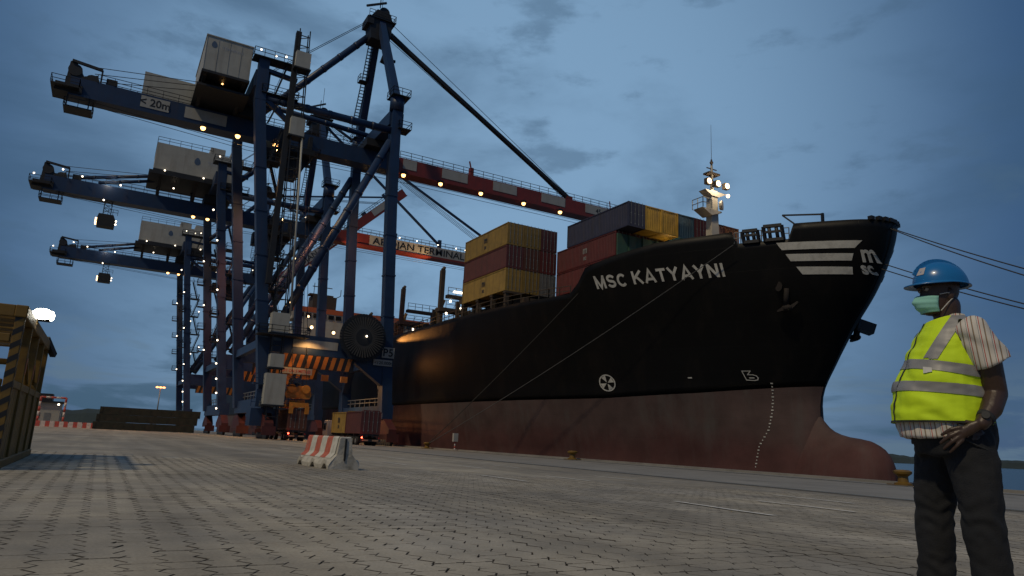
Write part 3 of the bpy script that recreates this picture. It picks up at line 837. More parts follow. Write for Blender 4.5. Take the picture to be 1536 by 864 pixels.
# accommodation block with bridge, far aft
ac = MB(); ac.box((42, 190, 16.6), (77, 203, 31.0)); ac.box((40.2, 190, 31.0), (79.2, 198, 34.2))
rel(ac).build('accommodation', M_SHIPW, ship)
ab = MB().box((40.1, 189.9, 33.0), (79.3, 198.1, 34.35)); rel(ab).build('bridge_band', mat('orange_band_paint', (.45, .10, .03), .6), ship)
for k in range(18):
    rel(MB().box((41.4 + k * 2.05, 189.8, 31.6), (42.9 + k * 2.05, 190.05, 32.7))).build('bridge_window', M_GLASS, ship)
for lv in range(4):
    for k in range(10):
        rel(MB().box((44.4 + k * 3.2, 189.9, 18.8 + lv * 3), (45.3 + k * 3.2, 190.05, 19.8 + lv * 3))).build('cabin_window', M_GLASS, ship)
rm = MB(); rm.box((45.5, 192, 34.3), (52, 197, 38.2)); rm.box((44.5, 192, 38.2), (51, 195, 38.6)); rm.beam((48.5, 194, 38.6), (48.5, 194, 44), .8, w2=.3); rm.beam((45.5, 194, 41), (51, 194, 41), .2); rm.beam((46, 194, 38.6), (46, 194, 42), .15); rm.beam((51.5, 194, 38), (53.5, 194, 39.2), .2); rm.beam((53.5, 194, 39.2), (53.5, 194, 41), .15)
rel(rm).build('radar_mast', M_SHIPD, ship)
p = Vector((46.2, 160, 25.8)) - SO; MB().ball(p, .75).build('floodlight', G_WARM, ship)
lamp_light('accommodation_flood', SO + p + Vector((0, 1, -1)), 900, SODIUM, .4)
for (x, y, z) in ((42, 170, 25.0), (45.4, 172, 23.2), (47.6, 172, 23), (41, 176, 29.5)):
    MB().ball(Vector((x, y, z)) - SO, .28).build('deck_light', G_WARM, ship)
# under-tier light by the breakwater
MB().ball(Vector((55.2, 60.7, 24.6)) - SO, .14).build('deck_light', G_WARM, ship)
lamp_light('breakwater_lamp', (55.2, 60.7, 24.3), 60, (1, .78, .45), .15)
lamp_light('hull_wash', (39.25, 114.5, 16.3), 24000, (1, .40, .09), .10, spot=12, target=(39.98, 93, 17.35), blend=.9)
lamp_light('hull_wash', (35.6, 103, 12.5), 250, (1, .38, .10), .4, spot=140, target=(40, 92, 6), blend=1.0)

# ------------------------------------------------------------------ cargo containers
M_CONT = mat('container_paint', (1, 1, 1), .6, 0, .22, 1.1, 0, 10, (.03, .02, .016), .55, .9, True, objcol=True)
M_CTXT = mat('container_dark_lettering', (.03, .03, .035), .6)
M_CTXW = mat('container_white_lettering', (.20, .195, .185), .6)
def cont_meshes(LEN, H, Wd=2.44):
    c = .14
    def corr(n, length, depth):
        """corrugated profile: list of (s, d)"""
        p = []; st = length / n
        for k in range(n):
            s0 = k * st; p += [(s0, 0), (s0 + st * .36, 0), (s0 + st * .5, depth), (s0 + st * .86, depth)]
        return p + [(length, 0)]
    w = MB()
    for x, sg in ((.06, 1), (Wd - .06, -1)):
        pr_ = corr(int(LEN / .30), LEN - 2 * c, .045)
        n = len(pr_)
        w.add([(x + sg * d, c + s_, .16) for s_, d in pr_] + [(x + sg * d, c + s_, H - .12) for s_, d in pr_], [(k, k + 1, n + k + 1, n + k) for k in range(n - 1)])
    pr_ = corr(8, Wd - 2 * c, .04); n = len(pr_)
    w.add([(c + s_, LEN - .06 - d, .16) for s_, d in pr_] + [(c + s_, LEN - .06 - d, H - .12) for s_, d in pr_], [(k, k + 1, n + k + 1, n + k) for k in range(n - 1)])
    w.add([(c + s_, .06 + d, .16) for s_, d in pr_] + [(c + s_, .06 + d, H - .12) for s_, d in pr_], [(k, k + 1, n + k + 1, n + k) for k in range(n - 1)])
    w.box((.05, .05, H - .1), (Wd - .05, LEN - .05, H - .05)); w.box((.05, .05, .05), (Wd - .05, LEN - .05, .14))
    f = MB()
    for x in (0, Wd - c):
        for y in (0, LEN - c): f.box((x, y, 0), (x + c, y + c, H))
        f.box((x + .01, c, 0), (x + c - .02, LEN - c, .17)); f.box((x + .02, c, H - .13), (x + c - .02, LEN - c, H - .01))
    for y in (0, LEN - c):
        f.box((c, y + .01, 0), (Wd - c, y + c - .02, .17)); f.box((c, y + .02, H - .14), (Wd - c, y + c - .02, H - .01))
    d = MB().box((0, 0, 0), (Wd / 2 - c - .01, .05, H - .33))
    for z in (.35, 1.0, 1.7, 2.3): d.box((.05, -.012, z), (Wd / 2 - c - .06, 0, z + .28))
    r = MB().tube((0, 0, .0), (0, 0, H - .1), .022, n=6)
    for z in (.15, H * .45, H - .3): r.box((-.06, -.02, z), (.06, .05, z + .1))
    out_ = []
    for nm, mb in (('walls', w), ('frame', f), ('door', d), ('lock_rod', r)):
        me_ = mb.mesh(nm); me_.materials.append(M_CONT if nm != 'lock_rod' else M_GREYM); out_.append(me_)
    return out_, LEN, H
C40 = cont_meshes(12.19, 2.9); C20 = cont_meshes(6.06, 2.6)
CC = dict(yellow=(.38, .245, .055), ochre=(.30, .20, .045), maroon=(.13, .035, .035), red=(.15, .026, .024), navy=(.035, .04, .085), lit_yellow=(.70, .40, .03), blue=(.03, .10, .16), grey=(.20, .20, .19), brown=(.14, .05, .03), slate=(.06, .07, .085), green=(.03, .09, .06), orange=(.30, .10, .02))  # the brightest yellow carries the mast lamps' light in its colour
def container(kind, loc, colour, label, group, doors=True, logo=None, rz=0):
    (wm, fm_, dm_, rm_), LEN, H = kind
    t = thing('shipping_container', label, 'container', loc, rz, group)
    c0 = CC[colour]; k = .66 * rnd.uniform(.88, 1.1); c = (c0[0] * k, c0[1] * k, c0[2] * k, 1)
    for nm, me_ in (('walls', wm), ('frame', fm_)):
        o = link(nm, me_, t); o.color = c
    if doors:
        for x in (.15, 1.23):
            o = link('door', dm_, t, (x, .01, .17)); o.color = (c[0] * .95, c[1] * .95, c[2] * .95, 1)
            for xx in (.25, .8): link('lock_rod', rm_, o, (xx, -.03, .02))
    if logo:
        dark = colour in ('yellow', 'ochre', 'lit_yellow')
        m_ = M_CTXT if dark else M_CTXW; yc = LEN * .5
        lettering('side_lettering', 'm', 1.5, lambda u, v: Vector((.045, yc - u * .8, H * .50 + v * .85)), m_, t, .05)
        lettering('side_lettering', 'sc', 1.0, lambda u, v: Vector((.045, yc - u * .75, H * .22 + v * .8)), m_, t, .04)
    return t
rows1 = [('yellow', 'ochre', 'maroon'), ('maroon', 'brown', 'red'), ('yellow', 'ochre', 'grey')]
tn = ['top', 'middle', 'bottom']; rn = ['outboard row', 'second row from the ship side', 'third row from the ship side']
for t_, rw in enumerate(rows1):
    for r_, cn in enumerate(rw):
        container(C40, (41.0 + r_ * 2.5, 75.0, 19.6 + (2 - t_) * 2.98), cn, '%s container in the %s tier of the aft stack, %s' % (cn, tn[t_], rn[r_]), 'containers in the aft deck stack', logo=(r_ == 0 and cn == 'yellow'))
rows2 = ['slate', 'lit_yellow', 'lit_yellow', 'blue', 'red', 'brown', 'orange']
nth = ['first', 'second', 'third', 'fourth', 'fifth', 'sixth', 'seventh']
for r_, cn in enumerate(rows2):
    t = container(C40, (48.0 + r_ * 2.5, 59.8, 25.55), 'navy' if r_ == 0 else cn, '%s container overhanging the foredeck, %s in the top tier from the quay side' % ('dark navy' if r_ == 0 else 'lamp-lit yellow' if cn == 'lit_yellow' else cn, nth[r_]), 'containers in the forward deck stack', doors=(r_ in (0, 4)))
for t_, z in enumerate((22.6, 19.65)):
    for r_, cn in enumerate(('red', 'maroon')):
        container(C40, (48.0 + r_ * 2.5, 62.0, z), cn, '%s container %s in the forward stack, %s' % (cn, ('in the tier under the navy one', 'in the lowest tier')[t_], ('outboard row', 'second row inboard')[r_]), 'containers in the forward deck stack', logo=(r_ == 0 and t_ == 0))

# ------------------------------------------------------------------ ship-to-shore gantry cranes
YN, YF = -9.5, 9.5
M_BOGIE = mat('bogie_dark_red', (.060, .010, .009), .6, 0, .3, 1, dirt=(.02, .012, .01), dirt_amt=.6)
def wx(z): return 34.5 - .055 * z if z < 42 else 32.2
def lx(z): return 18.4 - .128 * z if z < 46 else 12.5
def lamp_part(par, p, r, g, house=True, dark=M_DARK):
    if house:
        h = MB().box((p[0] - r * 1.1, p[1] - r * .9, p[2] + r * .3), (p[0] + r * 1.1, p[1] + r * .9, p[2] + r * 1.5)).build('floodlight', dark, par)
        MB().ball(p, r, 8, 6).build('lens', g, h)
    else:
        MB().ball(p, r, 8, 6).build('lamp', g, par)
def stair(par, p, q, w=.8, n=None):
    p, q = Vector(p), Vector(q); d = q - p; n = n or max(6, int(abs(d.z) / .45)); hz = Vector((d.x, d.y, 0))
    s_ = Vector((-hz.y, hz.x, 0)).normalized() * w / 2 if hz.length > .01 else Vector((0, w / 2, 0))
    m = MB()
    for sg in (-1, 1):
        m.beam(p + s_ * sg, q + s_ * sg, .08, .22); m.beam(p + s_ * sg + Vector((0, 0, 1)), q + s_ * sg + Vector((0, 0, 1)), .05)
    for k in range(n):
        c = p.lerp(q, (k + .5) / n); m.beam(c - s_, c + s_, .24, .05)
    return m.build('stair', M_DARK, par)
def platform(par, x0, x1, y0, y1, z, m=None):
    o = MB().box((x0, y0, z - .12), (x1, y1, z)).build('platform', m or M_DARK, par)
    g = MB()
    for a, b_ in (((x0, y0), (x1, y0)), ((x1, y0), (x1, y1)), ((x1, y1), (x0, y1)), ((x0, y1), (x0, y0))):
        g.rail((*a, z), (*b_, z), 1.1, 1.3)
    g.build('railing', M_DARK, o)
    return o
def wavy_tube(m, p, q, r):
    """a pipe brace with collars"""
    m.tube(p, q, r, n=12)
    p, q = Vector(p), Vector(q); d = (q - p).normalized(); n = int((q - p).length / 3.2)
    for k in range(1, n):
        c = p.lerp(q, k / n); m.tube(c - d * .25, c + d * .25, r * 1.10, n=12)
    return m
def crane(YC, kind, label):
    near1 = kind == 1
    root = thing('gantry_crane', label, 'crane', (0, YC, 0), 0, 'ship-to-shore cranes on the quay')
    bz = 43.5 if near1 else 40.3                     # underside of the boom girder
    bt = bz + 2.55
    top = bz + 8
    sd = 1 if near1 else 0
    # legs
    for y in (YN, YF):
        for f_, zs, w in ((wx, [4.5, 12, 24, 36, bz + 2, top - .5], 1.45), (lx, [4.5, 12, 24, 36, bz + 2, top + .2], 1.4)):
            m = MB()
            for a, b_ in zip(zs[:-1], zs[1:]):
                wa = 2.0 if a < 6 else w
                m.beam((f_(a), y, a), (f_(b_), y, b_), w, wa, up=(0, 1, 0), h2=w)
            lg = m.build('leg', M_BLUE, root)
            for z in (18, 24, 30, 36): MB().box((f_(z) - w / 2 - .08, y - w / 2 - .08, z - .1), (f_(z) + w / 2 + .08, y + w / 2 + .08, z + .1)).build('flange', M_BLUE, lg)
    # sills along the rails, bogies with wheels
    for x0 in (34.4, 18.2):
        sb = MB()
        sb.prism([(YN - 1, 3.6), (YF + 1, 3.6), (YF + 1, 5.6), (YF - 1.4, 5.4), (YN + 1.4, 5.4), (YN - 1, 5.6)], x0 - .75, x0 + .75, 'x')
        sb.build('sill_beam', M_BLUE, root)
        gz = ground_z(x0)
        for y in (YN, YF):
            bg_ = MB(); bg_.prism([(y - 3.4, 1.5), (y + 3.4, 1.5), (y + 3.4, 2.2), (y + .9, 3.65), (y - .9, 3.65), (y - 3.4, 2.2)], x0 - .55, x0 + .55, 'x')
            bo = bg_.build('bogie', M_BOGIE, root)
            for k in range(8):
                MB().tube((x0 - .2, y - 3.0 + k * .86, gz + .42), (x0 + .2, y - 3.0 + k * .86, gz + .42), .40, n=14).build('wheel', M_DARK, bo)
            MB().box((x0 - .85, y - 3.6, gz + .5), (x0 + .85, y - 3.45, gz + 1.6)).build('buffer', M_BOGIE, bo)
    for x_ in (34.4, 18.2): MB().rail((x_, YN, 5.5), (x_, YF, 5.5), 1.1, 2.2, .05).build('railing', M_GREYM, root)
    # portal beams
    for y in (YN, YF):
        m = MB().box((lx(13) - .4, y - .62, 11.4), (wx(13) + .4, y + .62, 14.0))
        m.prism([(28.5, 11.4), (wx(11) - .6, 11.4), (wx(8) - .6, 8.0)], y - .6, y + .6, 'y'); m.build('portal_beam', M_BLUE, root)
    for x in (wx(12.5), lx(12.5)):
        if x < 25:
            MB().box((x - .4, YN + .7, 11.9), (x + .4, YF - .7, 13.0)).build('portal_tie', M_BLUE, root); continue
        m = MB().box((x - .6, YN + .7, 11.0), (x + .6, YF - .7, 13.6))
        m.prism([(YN + .7, 11), (YN + 3.2, 11), (YN + .7, 7.4)], x - .5, x + .5, 'x'); m.prism([(YF - .7, 11), (YF - 3.2, 11), (YF - .7, 7.4)], x - .5, x + .5, 'x')
        m.build('portal_tie', M_BLUE, root)
    # hazard boards under the portal
    for y in ((YN - .75, YF - .75) if near1 else (YN - .75,)):
        hb_ = MB().box((19.0, y - .1, 9.55), (29.0, y + .1, 11.35)).build('hazard_board', M_BLACK, root)
        for k in range(9):
            x = 19.15 + k * 1.08
            MB().prism([(x, 9.6), (x + .55, 9.6), (x + .95, 11.3), (x + .4, 11.3)], y - .13, y - .1, 'y').build('hazard_stripe', M_ORANGE, hb_)
    # pipe diagonals in both side frames, tie struts overhead
    for y in (YN, YF):
        m = MB(); wavy_tube(m, (31.6, y, bz + 1.0), (18.2, y, 14.3), .56); m.build('diagonal_brace', M_BLUE, root)
    m = MB(); wavy_tube(m, (32, YN, bz + 2.8), (12.6, YN, bz + 2.7), .55); m.build('tie_strut', M_BLUE, root)
    m = MB(); wavy_tube(m, (32, 2, bz + 6.2), (13.2, 2, bz + 7.0), .42); m.build('tie_strut', M_BLUE, root)
    # cross beams over the boom
    MB().box((31.2, YN, bt + 1.2), (33.4, YF, bt + 3.4)).build('cross_beam', M_BLUE, root)
    MB().box((11.6, YN, bt + 1.6), (13.6, YF, bt + 4.0)).build('cross_beam', M_BLUE, root)
    MB().box((30.0, -3, bt), (34.6, 3, bt + 1.2)).build('boom_hanger', M_DARK, root); MB().box((10.9, -2.2, bt), (14.2, 2.2, bt + 1.6)).build('boom_hanger', M_DARK, root)
    # A-frame
    ap = Vector((31.2, 0, bz + 25.2))
    for y in (YN, YF):
        MB().beam((32.2, y, top - 1), (ap.x, .8 if y > 0 else -.8, ap.z), 1.35, 1.2, up=(1, 0, 0), w2=1.15, h2=1.05).build('mast_leg', M_BLUE, root)
        MB().tube((32.2, y, top - 2), (32.2, y, top + .4), 1.1, n=12).build('mast_foot', M_BLUE, root)
        platform(root, 31.0, 33.8, y - 1.4, y + 1.4, top + .3)
        platform(root, 32.4, 34.4, y - 1.2, y + 1.2, bz + 3.2)
    stair(root, (30.8, YF - 1.0, top + 1), (30.6, 4.2, top + 8.5)); platform(root, 29.6, 31, 3.2, 4.6, top + 8.4)
    stair(root, (30.6, 4.0, top + 8.5), (30.4, 1.2, ap.z - 3)); platform(root, 29.6, 31.4, .2, 1.8, ap.z - 3)
    hd = MB(); hd.prism([(-1.7, -3.2), (1.5, -3.4), (1.8, .6), (1.2, 2.0), (-1.0, 2.2), (-2.2, .4)], -1.3, 1.3, 'y'); hd.v = [ap + v for v in hd.v]
    for y in (-.9, .9): hd.tube(ap + Vector((.3, y - .15, 2.2)), ap + Vector((.3, y + .15, 2.2)), .9, n=14)
    hd.build('mast_head', M_DARK, root)
    tp = MB(); tp.rail(ap + Vector((-2.4, -1.6, .6)), ap + Vector((2.2, -1.6, .6)), 1.1, .8); tp.rail(ap + Vector((2.2, -1.6, .6)), ap + Vector((2.2, 1.6, .6)), 1.1, .8); tp.box(ap + Vector((-2.4, -1.6, .45)), ap + Vector((2.3, 1.6, .6)))
    tp.build('mast_top_platform', M_DARK, root); tp = MB(); tp.beam(ap + Vector((-2.9, -1.2, 2.2)), ap + Vector((.4, -1.2, 3.9)), .3); tp.beam(ap + Vector((-.6, -1.2, 2.6)), ap + Vector((-.6, -1.2, 4.4)), .12); tp.beam(ap + Vector((.1, 0, 2)), ap + Vector((.1, 0, 8)), .07)
    tp.build('radio_aerial', M_DARK, root); tp = MB(); tp.box(ap + Vector((-2.6, -1.5, -.8)), ap + Vector((-1.5, 1.5, .5))); tp.build('winch_box', M_DARK, root); tp = MB(); tp.tube(ap + Vector((1.9, -.5, -6)), ap + Vector((3.0, -.5, -5.8)), .28); tp.beam(ap + Vector((1, -.5, -6.6)), ap + Vector((1.4, -.5, -5)), 1.0)
    tp.build('sheave_bracket', M_DARK, root)
    # stays
    m = MB(); wavy_tube(m, ap + Vector((-1, .5, -1.5)), (12.4, YF - 1 if near1 else 4, bz + 4.6), .55); m.build('backstay', M_BLUE, root)
    m = MB()
    for y in (1.2, 2.0): m.tube(ap + Vector((-1.5, y - 1.5, .8)), (14, y - 6, top + 1), .05, n=5)
    m.build('wire_rope', M_DARK, root)
    fz = bt + .3
    if kind == 1:
        m = MB(); m.beam(ap + Vector((1.5, 0, -.8)), (70.0, 0, fz + .4), .75, .6); m.build('forestay', M_DARK, root)
        m = MB()
        for y, dz in ((-.9, .9), (.9, .9), (0, -1.6)): m.tube(ap + Vector((1.2, y, dz)), (70, y, fz + .3), .05, n=5)
        m.build('wire_rope', M_DARK, root)
    # boom: blue back reach, red and white outreach
    hx = 36.0
    x_back = -10.0 if near1 else -14.5
    bb = MB().box((x_back, -1.1, bz), (hx, 1.1, bt)); bb.box((x_back, -1.35, bz - .12), (hx, 1.35, bz + .22)); bk_ = bb.build('boom_back_reach', M_BLUE, root)
    g = MB(); g.rail((x_back + 3, -1.15, bt), (11, -1.15, bt), 1.1, 1.9); g.rail((14, -1.15, bt), (31, -1.15, bt), 1.1, 1.9); g.rail((x_back, 1.15, bt), (31, 1.15, bt), 1.1, 1.9); g.build('railing', M_DARK, root)
    if near1:
        sg_ = MB().box((-1.6, -1.16, bz + .62), (2.0, -1.12, bt - .28)).build('sign_panel', M_WPANEL, root, label='white panel reading < 20m')
        lettering('lettering', '< 20m', 1.55, lambda u, v: Vector((.2 + u * .95, -1.18, bz + .95 + v)), M_BLACK, sg_, .03)
        MB().box((4.0, -1.16, bz + .55), (9.6, -1.12, bt - .35)).build('sign_panel', M_WPANEL, root)
    front = thing_part = None
    if kind == 3:
        ang = R(44); piv = Vector((hx + .3, 0, bz + 1.3))
    else:
        ang = 0; piv = Vector((hx + .3, 0, bz + 1.3))
    ln = 48 if kind != 3 else 49
    def BP(u, y, z):                                   # u metres out along the boom
        return piv + Vector((u * math.cos(ang) - (z - 1.3) * math.sin(ang), y, u * math.sin(ang) + (z - 1.3) * math.cos(ang)))
    def bbox_b(u0, u1, y0, y1, z0, z1):
        m = MB().box((u0, y0, z0), (u1, y1, z1)); m.v = [BP(v.x, v.y, v.z) for v in m.v]; return m
    fb = bbox_b(0, ln, -1.1, 1.1, 0, 2.55)
    t2 = bbox_b(0, ln, -1.35, 1.35, -.12, .22); fb.add(t2.v, t2.f)
    if kind == 1:
        fbo = fb.build('boom_outreach', M_REDC, root)
        for a, b_ in ((.6, 3.0), (7.6, 12.4), (17.4, 22.2), (27.4, 32.6), (37.2, 42.4)):
            bbox_b(a, b_, -1.16, -1.12, .75, 2.40).build('white_block', M_WPANEL, fbo)
        lettering('lettering', '45', 1.2, lambda u, v: BP(40.2 + u, -1.18, 1.1 + v), M_BLACK, fbo, .02)
    else:
        fbo = fb.build('boom_outreach', M_REDC, root)
        t0, t1 = (7.5, 30.5) if kind == 2 else (4.5, 27.5)
        pn = bbox_b(t0, t1, -1.16, -1.12, .35, 2.5).build('sign_panel', M_WPANEL, fbo, label='white name panel along the boom')
        lettering('lettering', 'ABIDJAN TERMINAL', 2.1, lambda u, v: BP((t0 + t1) / 2 + u, -1.19, .72 + v), M_BLACK, pn, .03, fit=(t1 - t0) * .94)
        if kind == 3: bbox_b(36, 43, -1.16, -1.12, .5, 2.4).build('white_block', M_WPANEL, fbo)
    g = MB(); m_ = MB().rail((0, -1.15, 2.55), (ln, -1.15, 2.55), 1.1, 1.9); m_.rail((0, 1.15, 2.55), (ln, 1.15, 2.55), 1.1, 1.9); m_.v = [BP(v.x, v.y, v.z) for v in m_.v]; m_.build('railing', M_DARK, root)
    for m in (MB().box((13.2, -.4, 2.5), (13.8, .4, 4.2)).beam((13.5, 0, 4), (13.1, 0, 5.4), .2), MB().box((33.4, -.6, 2.5), (34.6, .6, 3.4)), MB().beam((44, 0, 2.5), (43.7, 0, 4.6), .15)):
        m.v = [BP(v.x, v.y, v.z) for v in m.v]; m.build('stay_bracket', M_REDC if near1 else M_BLUE, root)
    if kind != 1:
        for u, h0 in ((24, -1), (43, 1)):
            m = MB(); m.beam(ap + Vector((1.4, 0, h0 * .6)), BP(u, 0, 3.4), .5, .42); m.beam(BP(u, 0, 2.4), BP(u, 0, 4.6), .7); m.build('forestay', M_BLUE, root)
        m = MB()
        for y in (-1, -.4, .3, .9): m.tube(ap + Vector((1, y, .4)), BP(40, y, 3), .05, n=5)
        m.build('wire_rope', M_DARK, root)
    # trolley wires below the boom
    m = MB()
    for y in (-.7, .7):
        for a, b_ in (((x_back + 2, y, bz - .2), (13, y, bz - 1.5)), ((13, y, bz - 1.5), (34, y, bz - 1.0))): m.tube(a, b_, .04, n=5)
        if kind != 3: m.tube((34, y, bz - 1.0), (82, y, bz - 1.1), .04, n=5)
    m.build('wire_rope', M_DARK, root)
    # tail end: sheave frame, hanging platform
    xb = x_back
    m = MB(); m.box((xb - 1.6, -1.5, bz + .1), (xb + 1.5, 1.5, bz + 1.3)); m.prism([(xb - .6, bz + 1.2), (xb + 3.4, bz + 1.2), (xb + 3.0, bz + 3.6), (xb + 1.4, bz + 3.0), (xb + .2, bz + 4.9), (xb - .4, bz + 4.7)], -.9, -.5, 'y'); m.prism([(xb - .6, bz + 1.2), (xb + 3.4, bz + 1.2), (xb + 3.0, bz + 3.6), (xb + 1.4, bz + 3.0), (xb + .2, bz + 4.9), (xb - .4, bz + 4.7)], .5, .9, 'y')
    for x, z in ((xb + .3, bz + 3.6), (xb + 2.4, bz + 2.6)): m.tube((x, -1.0, z), (x, 1.0, z), .85, n=14)
    m.beam((xb - .2, -1, bz + 4.8), (xb + 3.4, -1, bz + 4.4), .35); m.beam((xb + 3.4, -1, bz + 4.4), (xb + 3.4, -1, bt), .2)
    m.build('tail_frame', M_DARK, root)
    platform(root, xb - 2.0, xb + 1.2, -2.6, 2.6, bz + .6); platform(root, xb - .3, xb + 3.0, -1.4, 1.4, bz - 1.7)
    m = MB(); m.beam((xb + 2.5, -1, bz), (xb + 2.5, -1, bz - 1.7), .15); m.beam((xb, -1, bz), (xb, -1, bz - 1.7), .15); m.box((xb + 4, -.8, bt), (xb + 5.3, .6, bt + 1.0)); m.build('tail_hanger', M_DARK, root)
    m = MB()
    for y, dz in ((-1, 4.6), (-.4, 3.9), (.5, 3.2)): m.tube((xb + 2.5, y, bz + dz), (8, y, bt + 2.4 + .4 * dz), .05, n=5)
    m.build('wire_rope', M_DARK, root)
    # machinery houses
    if near1:
        hs = MB().box((5.0, YN + .2, bz + 4.6), (10.9, 4.4, bz + 9.6)).build('machinery_house', M_CREAM, root, label='tall pale machinery house')
        MB().box((4.9, YN + .1, bz + 9.6), (11.0, 4.5, bz + 9.75)).build('roof', M_CREAM, hs)
        MB().box((4.9, YN + .1, bz + 4.25), (11.0, 4.5, bz + 4.6)).build('floor', M_DARK, hs)
        for k in range(4):
            MB().box((5.0 + k * 1.48, YN + .16, bz + 4.6), (5.05 + k * 1.48, YN + .2, bz + 9.6)).build('panel_seam', M_CREAM, hs)
        lettering('house_lettering', 'TERMINAL', .62, lambda u, v: Vector((8.4 + u, YN + .17, bz + 8.1 + v)), mat('faded_blue_lettering', (.34, .36, .40), .6), hs)
        MB().add([(6.0 + .35 * math.cos(t) * (1 - .25 * math.sin(t)), YN + .17, bz + 8.5 + .48 * math.sin(t)) for t in [k * .42 for k in range(15)]], [tuple(range(15))]).build('emblem', mat('emblem_blue', (.05, .09, .16), .6), hs)
        MB().box((-1.7, 2.6, bz + 3.6), (5.3, 6.6, bz + 7.6)).build('electrical_house', M_CREAM, root, label='low pale electrical house behind the boom')
        m = MB()
        for x, y in ((5.4, YN + .6), (10.4, YN + .6), (5.4, 4), (10.4, 4)): m.beam((x, y, bz + 4.4), (x, y * .2, bt), .45)
        m.box((4.6, YN + 1.5, bz + 2.9), (11.4, 3.8, bz + 3.2)); m.box((4.9, -6, bz + 3.2), (9.8, 3, bz + 4.3)); m.build('house_support', M_DARK, root)
        m = MB().box((-1.5, 2.2, bz + 3.2), (5.2, 6.7, bz + 3.6)); m.beam((0, 3, bz + 3.4), (0, 1, bt), .4); m.beam((4, 3, bz + 3.4), (4, 1, bt), .4); m.build('house_support', M_DARK, root)
        lamp_part(root, (7.8, YN + 2, bz + 4.0), .12, G_SOD, False)
    else:
        hs = MB().box((1.7, -5.2, bz + 6.2), (16.6, 4.5, bz + 11.2)).build('machinery_house', M_CREAM, root, label='long pale machinery house')
        MB().box((1.6, -5.3, bz + 5.8), (16.7, 4.6, bz + 6.2)).build('floor', M_DARK, hs)
        g = MB(); g.rail((1.7, -5.2, bz + 11.2), (11, -5.2, bz + 11.2), 1.1, 1.6); g.rail((1.7, -5.2, bz + 11.2), (1.7, 4.5, bz + 11.2), 1.1, 1.6); g.build('railing', M_DARK, hs)
        MB().box((10.6, -4.8, bz + 11.2), (13.2, -1, bz + 12.6)).build('vent_box', M_CREAM, hs); MB().box((14.2, -4.8, bz + 11.2), (16.2, -1, bz + 12.4)).build('vent_box', M_CREAM, hs)
        MB().add([(8.6 + .5 * math.cos(t) * (1 - .25 * math.sin(t)), -5.24, bz + 9.1 + .7 * math.sin(t)) for t in [k * .42 for k in range(15)]], [tuple(range(15))]).build('emblem', mat('emblem_blue', (.05, .09, .16), .6), hs)
        lettering('house_lettering', 'TERMINAL', .9, lambda u, v: Vector((12.4 + u, -5.23, bz + 8.8 + v)), mat('faded_blue_lettering', (.34, .36, .40), .6), hs)
        m = MB()
        for x in (3, 9, 15):
            for y in (-4, 3.5): m.beam((x, y, bz + 5.9), (x, y * .3, bt), .5)
        m.box((1.0, -5.5, bz + 5.2), (17.0, 4.8, bz + 5.8)); m.build('house_support', M_DARK, root)
        wavy_tube(MB(), (x_back + 4, 0, bt + .5), (12.5, 0, bz + 9.0), .32).build('tail_stay', M_BLUE, root); wavy_tube(MB(), (x_back + 8, 0, bt + .5), (3, 0, bz + 5.6), .3).build('tail_stay', M_BLUE, root)
        for x in (3.5, 10, 16): lamp_part(root, (x, -5.6, bz + 6.0),   .15, G_WHITE, False)
        for x, z in ((-9, bt + .6), (-3, bt + .3), (-12, bt + 1.2), (-16, bt - .4), (5.5, bz + 4.2), (-5.2, bz - .4)): lamp_part(root, (x, -1.7, z),   .15, G_WHITE, False)
        # operator cab slung under the back reach
        cx = -4.4
        m = MB()
        for dx in (-.6, .6):
            for dy in (-.6, .6): m.beam((cx + dx, dy, bz), (cx + dx, dy, bz - 2.6), .1)
        for k in range(3): m.beam((cx - .6, -.6, bz - .8 * k), (cx + .6, -.6, bz - .8 * (k + 1)), .07); m.beam((cx + .6, -.6, bz - .8 * k), (cx - .6, -.6, bz - .8 * (k + 1)), .07)
        m.build('cab_hanger', M_DARK, root)
        cb = MB().prism([(-1.3, 0), (1.4, 0), (1.5, 1.3), (1.1, 2.2), (-1.2, 2.2), (-1.5, .9)], -1.1, 1.1, 'y'); cb.v = [Vector((cx, 0, bz - 4.9)) + v for v in cb.v]; cab = cb.build('operator_cab', M_DARK, root)
        MB().box((cx - 1.62, -1.15, bz - 4.6), (cx - 1.35, .2, bz - 4.2)).build('lit_window', G_WARM, cab); MB().box((cx - 1.62, -1.15, bz - 4.0), (cx - 1.35, .2, bz - 3.6)).build('lit_window', G_WARM, cab)
        for dz in (-3.7, -4.3): MB().ball((cx + 1.6, -.9, bz + dz), .16).build('lamp', G_WHITE, cab)
        g = MB(); g.rail((cx - .6, -1.1, bz - 2.7), (cx + 1.7, -1.1, bz - 2.7), 1.0, .7); g.build('railing', M_DARK, cab)
    # landside tower platforms, zigzag stairs and small white lamps
    for y in ((YN,) if near1 else (YN, YF)):
        z = 15.0; k = 0
        while z < bz - 4:
            xx = lx(z)
            platform(root, xx + .75, xx + 2.6, y - 1.2, y + 1.2, z)
            zz = z + 4.4
            stair(root, (xx + (1.0 if k % 2 else 2.4), y + (-.8 if k % 2 else .8), z), (xx + (2.2 if k % 2 else .9), y + (-.8 if k % 2 else .8), min(zz, bz)), .7)
            if not near1:
                lamp_part(root, (xx - .95 + (k % 2) * 3.4, y - 1.2, z + 1.2), .15, G_WHITE, False)
                platform(root, xx - 2.0, xx - .75, y - .8, y + .8, z + 1.0)
            z += 4.4; k += 1
